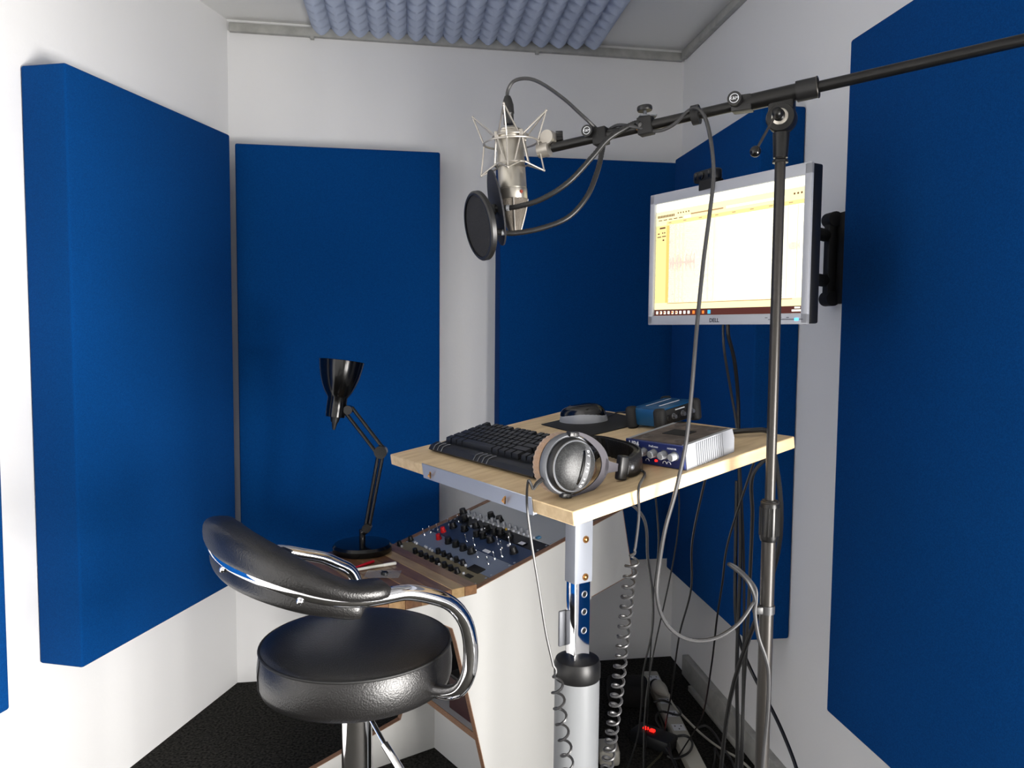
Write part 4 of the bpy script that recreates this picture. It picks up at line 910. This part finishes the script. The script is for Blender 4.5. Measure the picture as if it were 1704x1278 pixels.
# ------------------------------------------------------------------ floor: power strip, plug, switch box, tangled cables
p0, p1 = fz(1082, 1123, .02), fz(1158, 1278, .02); pd = (p1 - p0); pl_ = pd.length + .1; pd.normalize(); ps_ = V((pd.y, -pd.x, 0))
PSM = frame(V((p0.x, p0.y, 0)) , pd, V((0, 0, 1)).cross(pd))
strip = thing('power_strip', 'long white power strip on the black carpet', 'power strip', PSM)
B().box((pl_ / 2, 0, .02), (pl_, .058, .036), bev=.006).build('case', CABLEW, strip)
for k in range(5):
    s_ = B().box((.07 + k * .10, 0, .0386), (.045, .044, .001), bev=.0004, seg=1).build('socket', WHITEP, strip)
    for dx, dy in ((.012, 0), (-.008, .011), (-.008, -.011)): B().box((.07 + k * .10 + dx, dy, .0392), (.007, .004, .0008)).build('socket_slot', DARKHOLE, s_)
pg0, pg1 = fz(1096, 1150, .05), fz(1119, 1170, .05); gd = (pg1 - pg0).normalized()
plug = thing('power_plug', 'white rounded power plug in the white power strip', 'plug', V((pg0.x, pg0.y, .0395)))
gq = V((gd.x, gd.y, 0)).normalized(); e0 = V((0, 0, .012))
B().lathe([(0, -.02), (.022, -.02), (.026, -.012), (.026, .012), (.022, .03), (.012, .055), (.007, .075), (0, .075)], axis_m(e0 + V((0, 0, .014)), gq), 24).build('plug_body', CABLEW, plug)
B().cyl(e0 + V((0, 0, .014)) - gq * .022, e0 + V((0, 0, .014)) - gq * .034, .020, seg=20).build('plug_ring', BLACKP, plug)
pq = V((pg0.x, pg0.y, .0655)) + gq * .075
cable('white power cable leading from the white plug across carpet', [pq, pq + gq * .04 + V((0, 0, -.02)), fz(1150, 1205, .02), fz(1175, 1228), fz(1200, 1246), fz(1228, 1262), fz(1260, 1290)], .0042, CABLEW)
bx0 = fz(1088, 1238)
sb = thing('switch_box', 'black switch box with two red lights on the carpet', 'power switch', Mx.Translation(bx0) @ Mx.Rotation(rad(-40), 4, 'Z'))
B().box((0, 0, .022), (.15, .08, .044), bev=.008).build('case', mat('switch_box_black', (.07, .075, .09), .5), sb)
for dx in (-.013, .013): B().box((dx - .02, .0, .046), (.018, .014, .008), bev=.002).build('lit_switch', REDL, sb, label='glowing red switch')
bk = fz(1045, 1165)
tag(settle(B().box((bk.x, bk.y, .045), (.16, .12, .09), Mx.Translation(V((0, 0, 0))), bev=.02, seg=3).build('cable_bag', mat('dark_bag', (.06, .058, .056), .9, bump=1, bscale=60))), 'black bag on carpet beside white power strip', 'bag')
bar0, bar1 = fz(1150, 1146), fz(1232, 1246); bdv = (bar1 - bar0); BMx = frame(V((bar0.x, bar0.y, 0)), bdv, V((0, 0, 1)).cross(bdv.normalized()))
bar = B().box((bdv.length / 2, 0, .012), (bdv.length, .028, .022), bev=.003).build('trunking_length', TRUNKL); bar.matrix_world = BMx; tag(bar, 'loose grey trunking length on carpet beside right wall', 'trunking')
wq = fz(1012, 1262)
tag(settle(B().box((wq.x, wq.y, .03), (.07, .09, .055), bev=.012, seg=3).build('power_adapter', CABLEW)), 'white power adapter block on carpet at foot of coiled cable', 'power adapter')
tang = [
 ('black tangled cable looping over the white power strip', [(1088, 1168), (1105, 1166), (1128, 1178), (1130, 1190), (1100, 1184), (1092, 1198), (1110, 1226), (1118, 1262), (1135, 1290)], .0042, CABLE, .044),
 ('olive thin tangled cable beside red-lit switch box', [(1097, 1190), (1104, 1210), (1107, 1232), (1102, 1252), (1088, 1268), (1072, 1284)], .0036, mat('olive_cable', (.25, .24, .17), .5), .01),
 ('dark cable curling off power strip toward the wall', [(1112, 1228), (1140, 1224), (1152, 1236), (1146, 1252), (1125, 1262), (1110, 1258)], .0042, CABLE, .044),
 ('grey cable arching across carpet to the stand', [(1160, 1212), (1175, 1208), (1190, 1222), (1203, 1244), (1218, 1266), (1226, 1290)], .0046, CABLEG, .008),
 ('dark grey cable kinked on carpet under hanging cables', [(1186, 1284), (1190, 1262), (1190, 1245), (1198, 1262), (1212, 1284)], .004, CABLED, .008),
 ('black cable lying along front of white power strip', [(1100, 1232), (1112, 1250), (1122, 1266), (1128, 1290)], .0048, CABLED, .03)]
for lb_, pts, r, mt, z in tang: cable(lb_, [atz(x, y, z + .006 * (i % 2)) for i, (x, y) in enumerate(pts)], r, mt, group='tangled cables on the carpet')
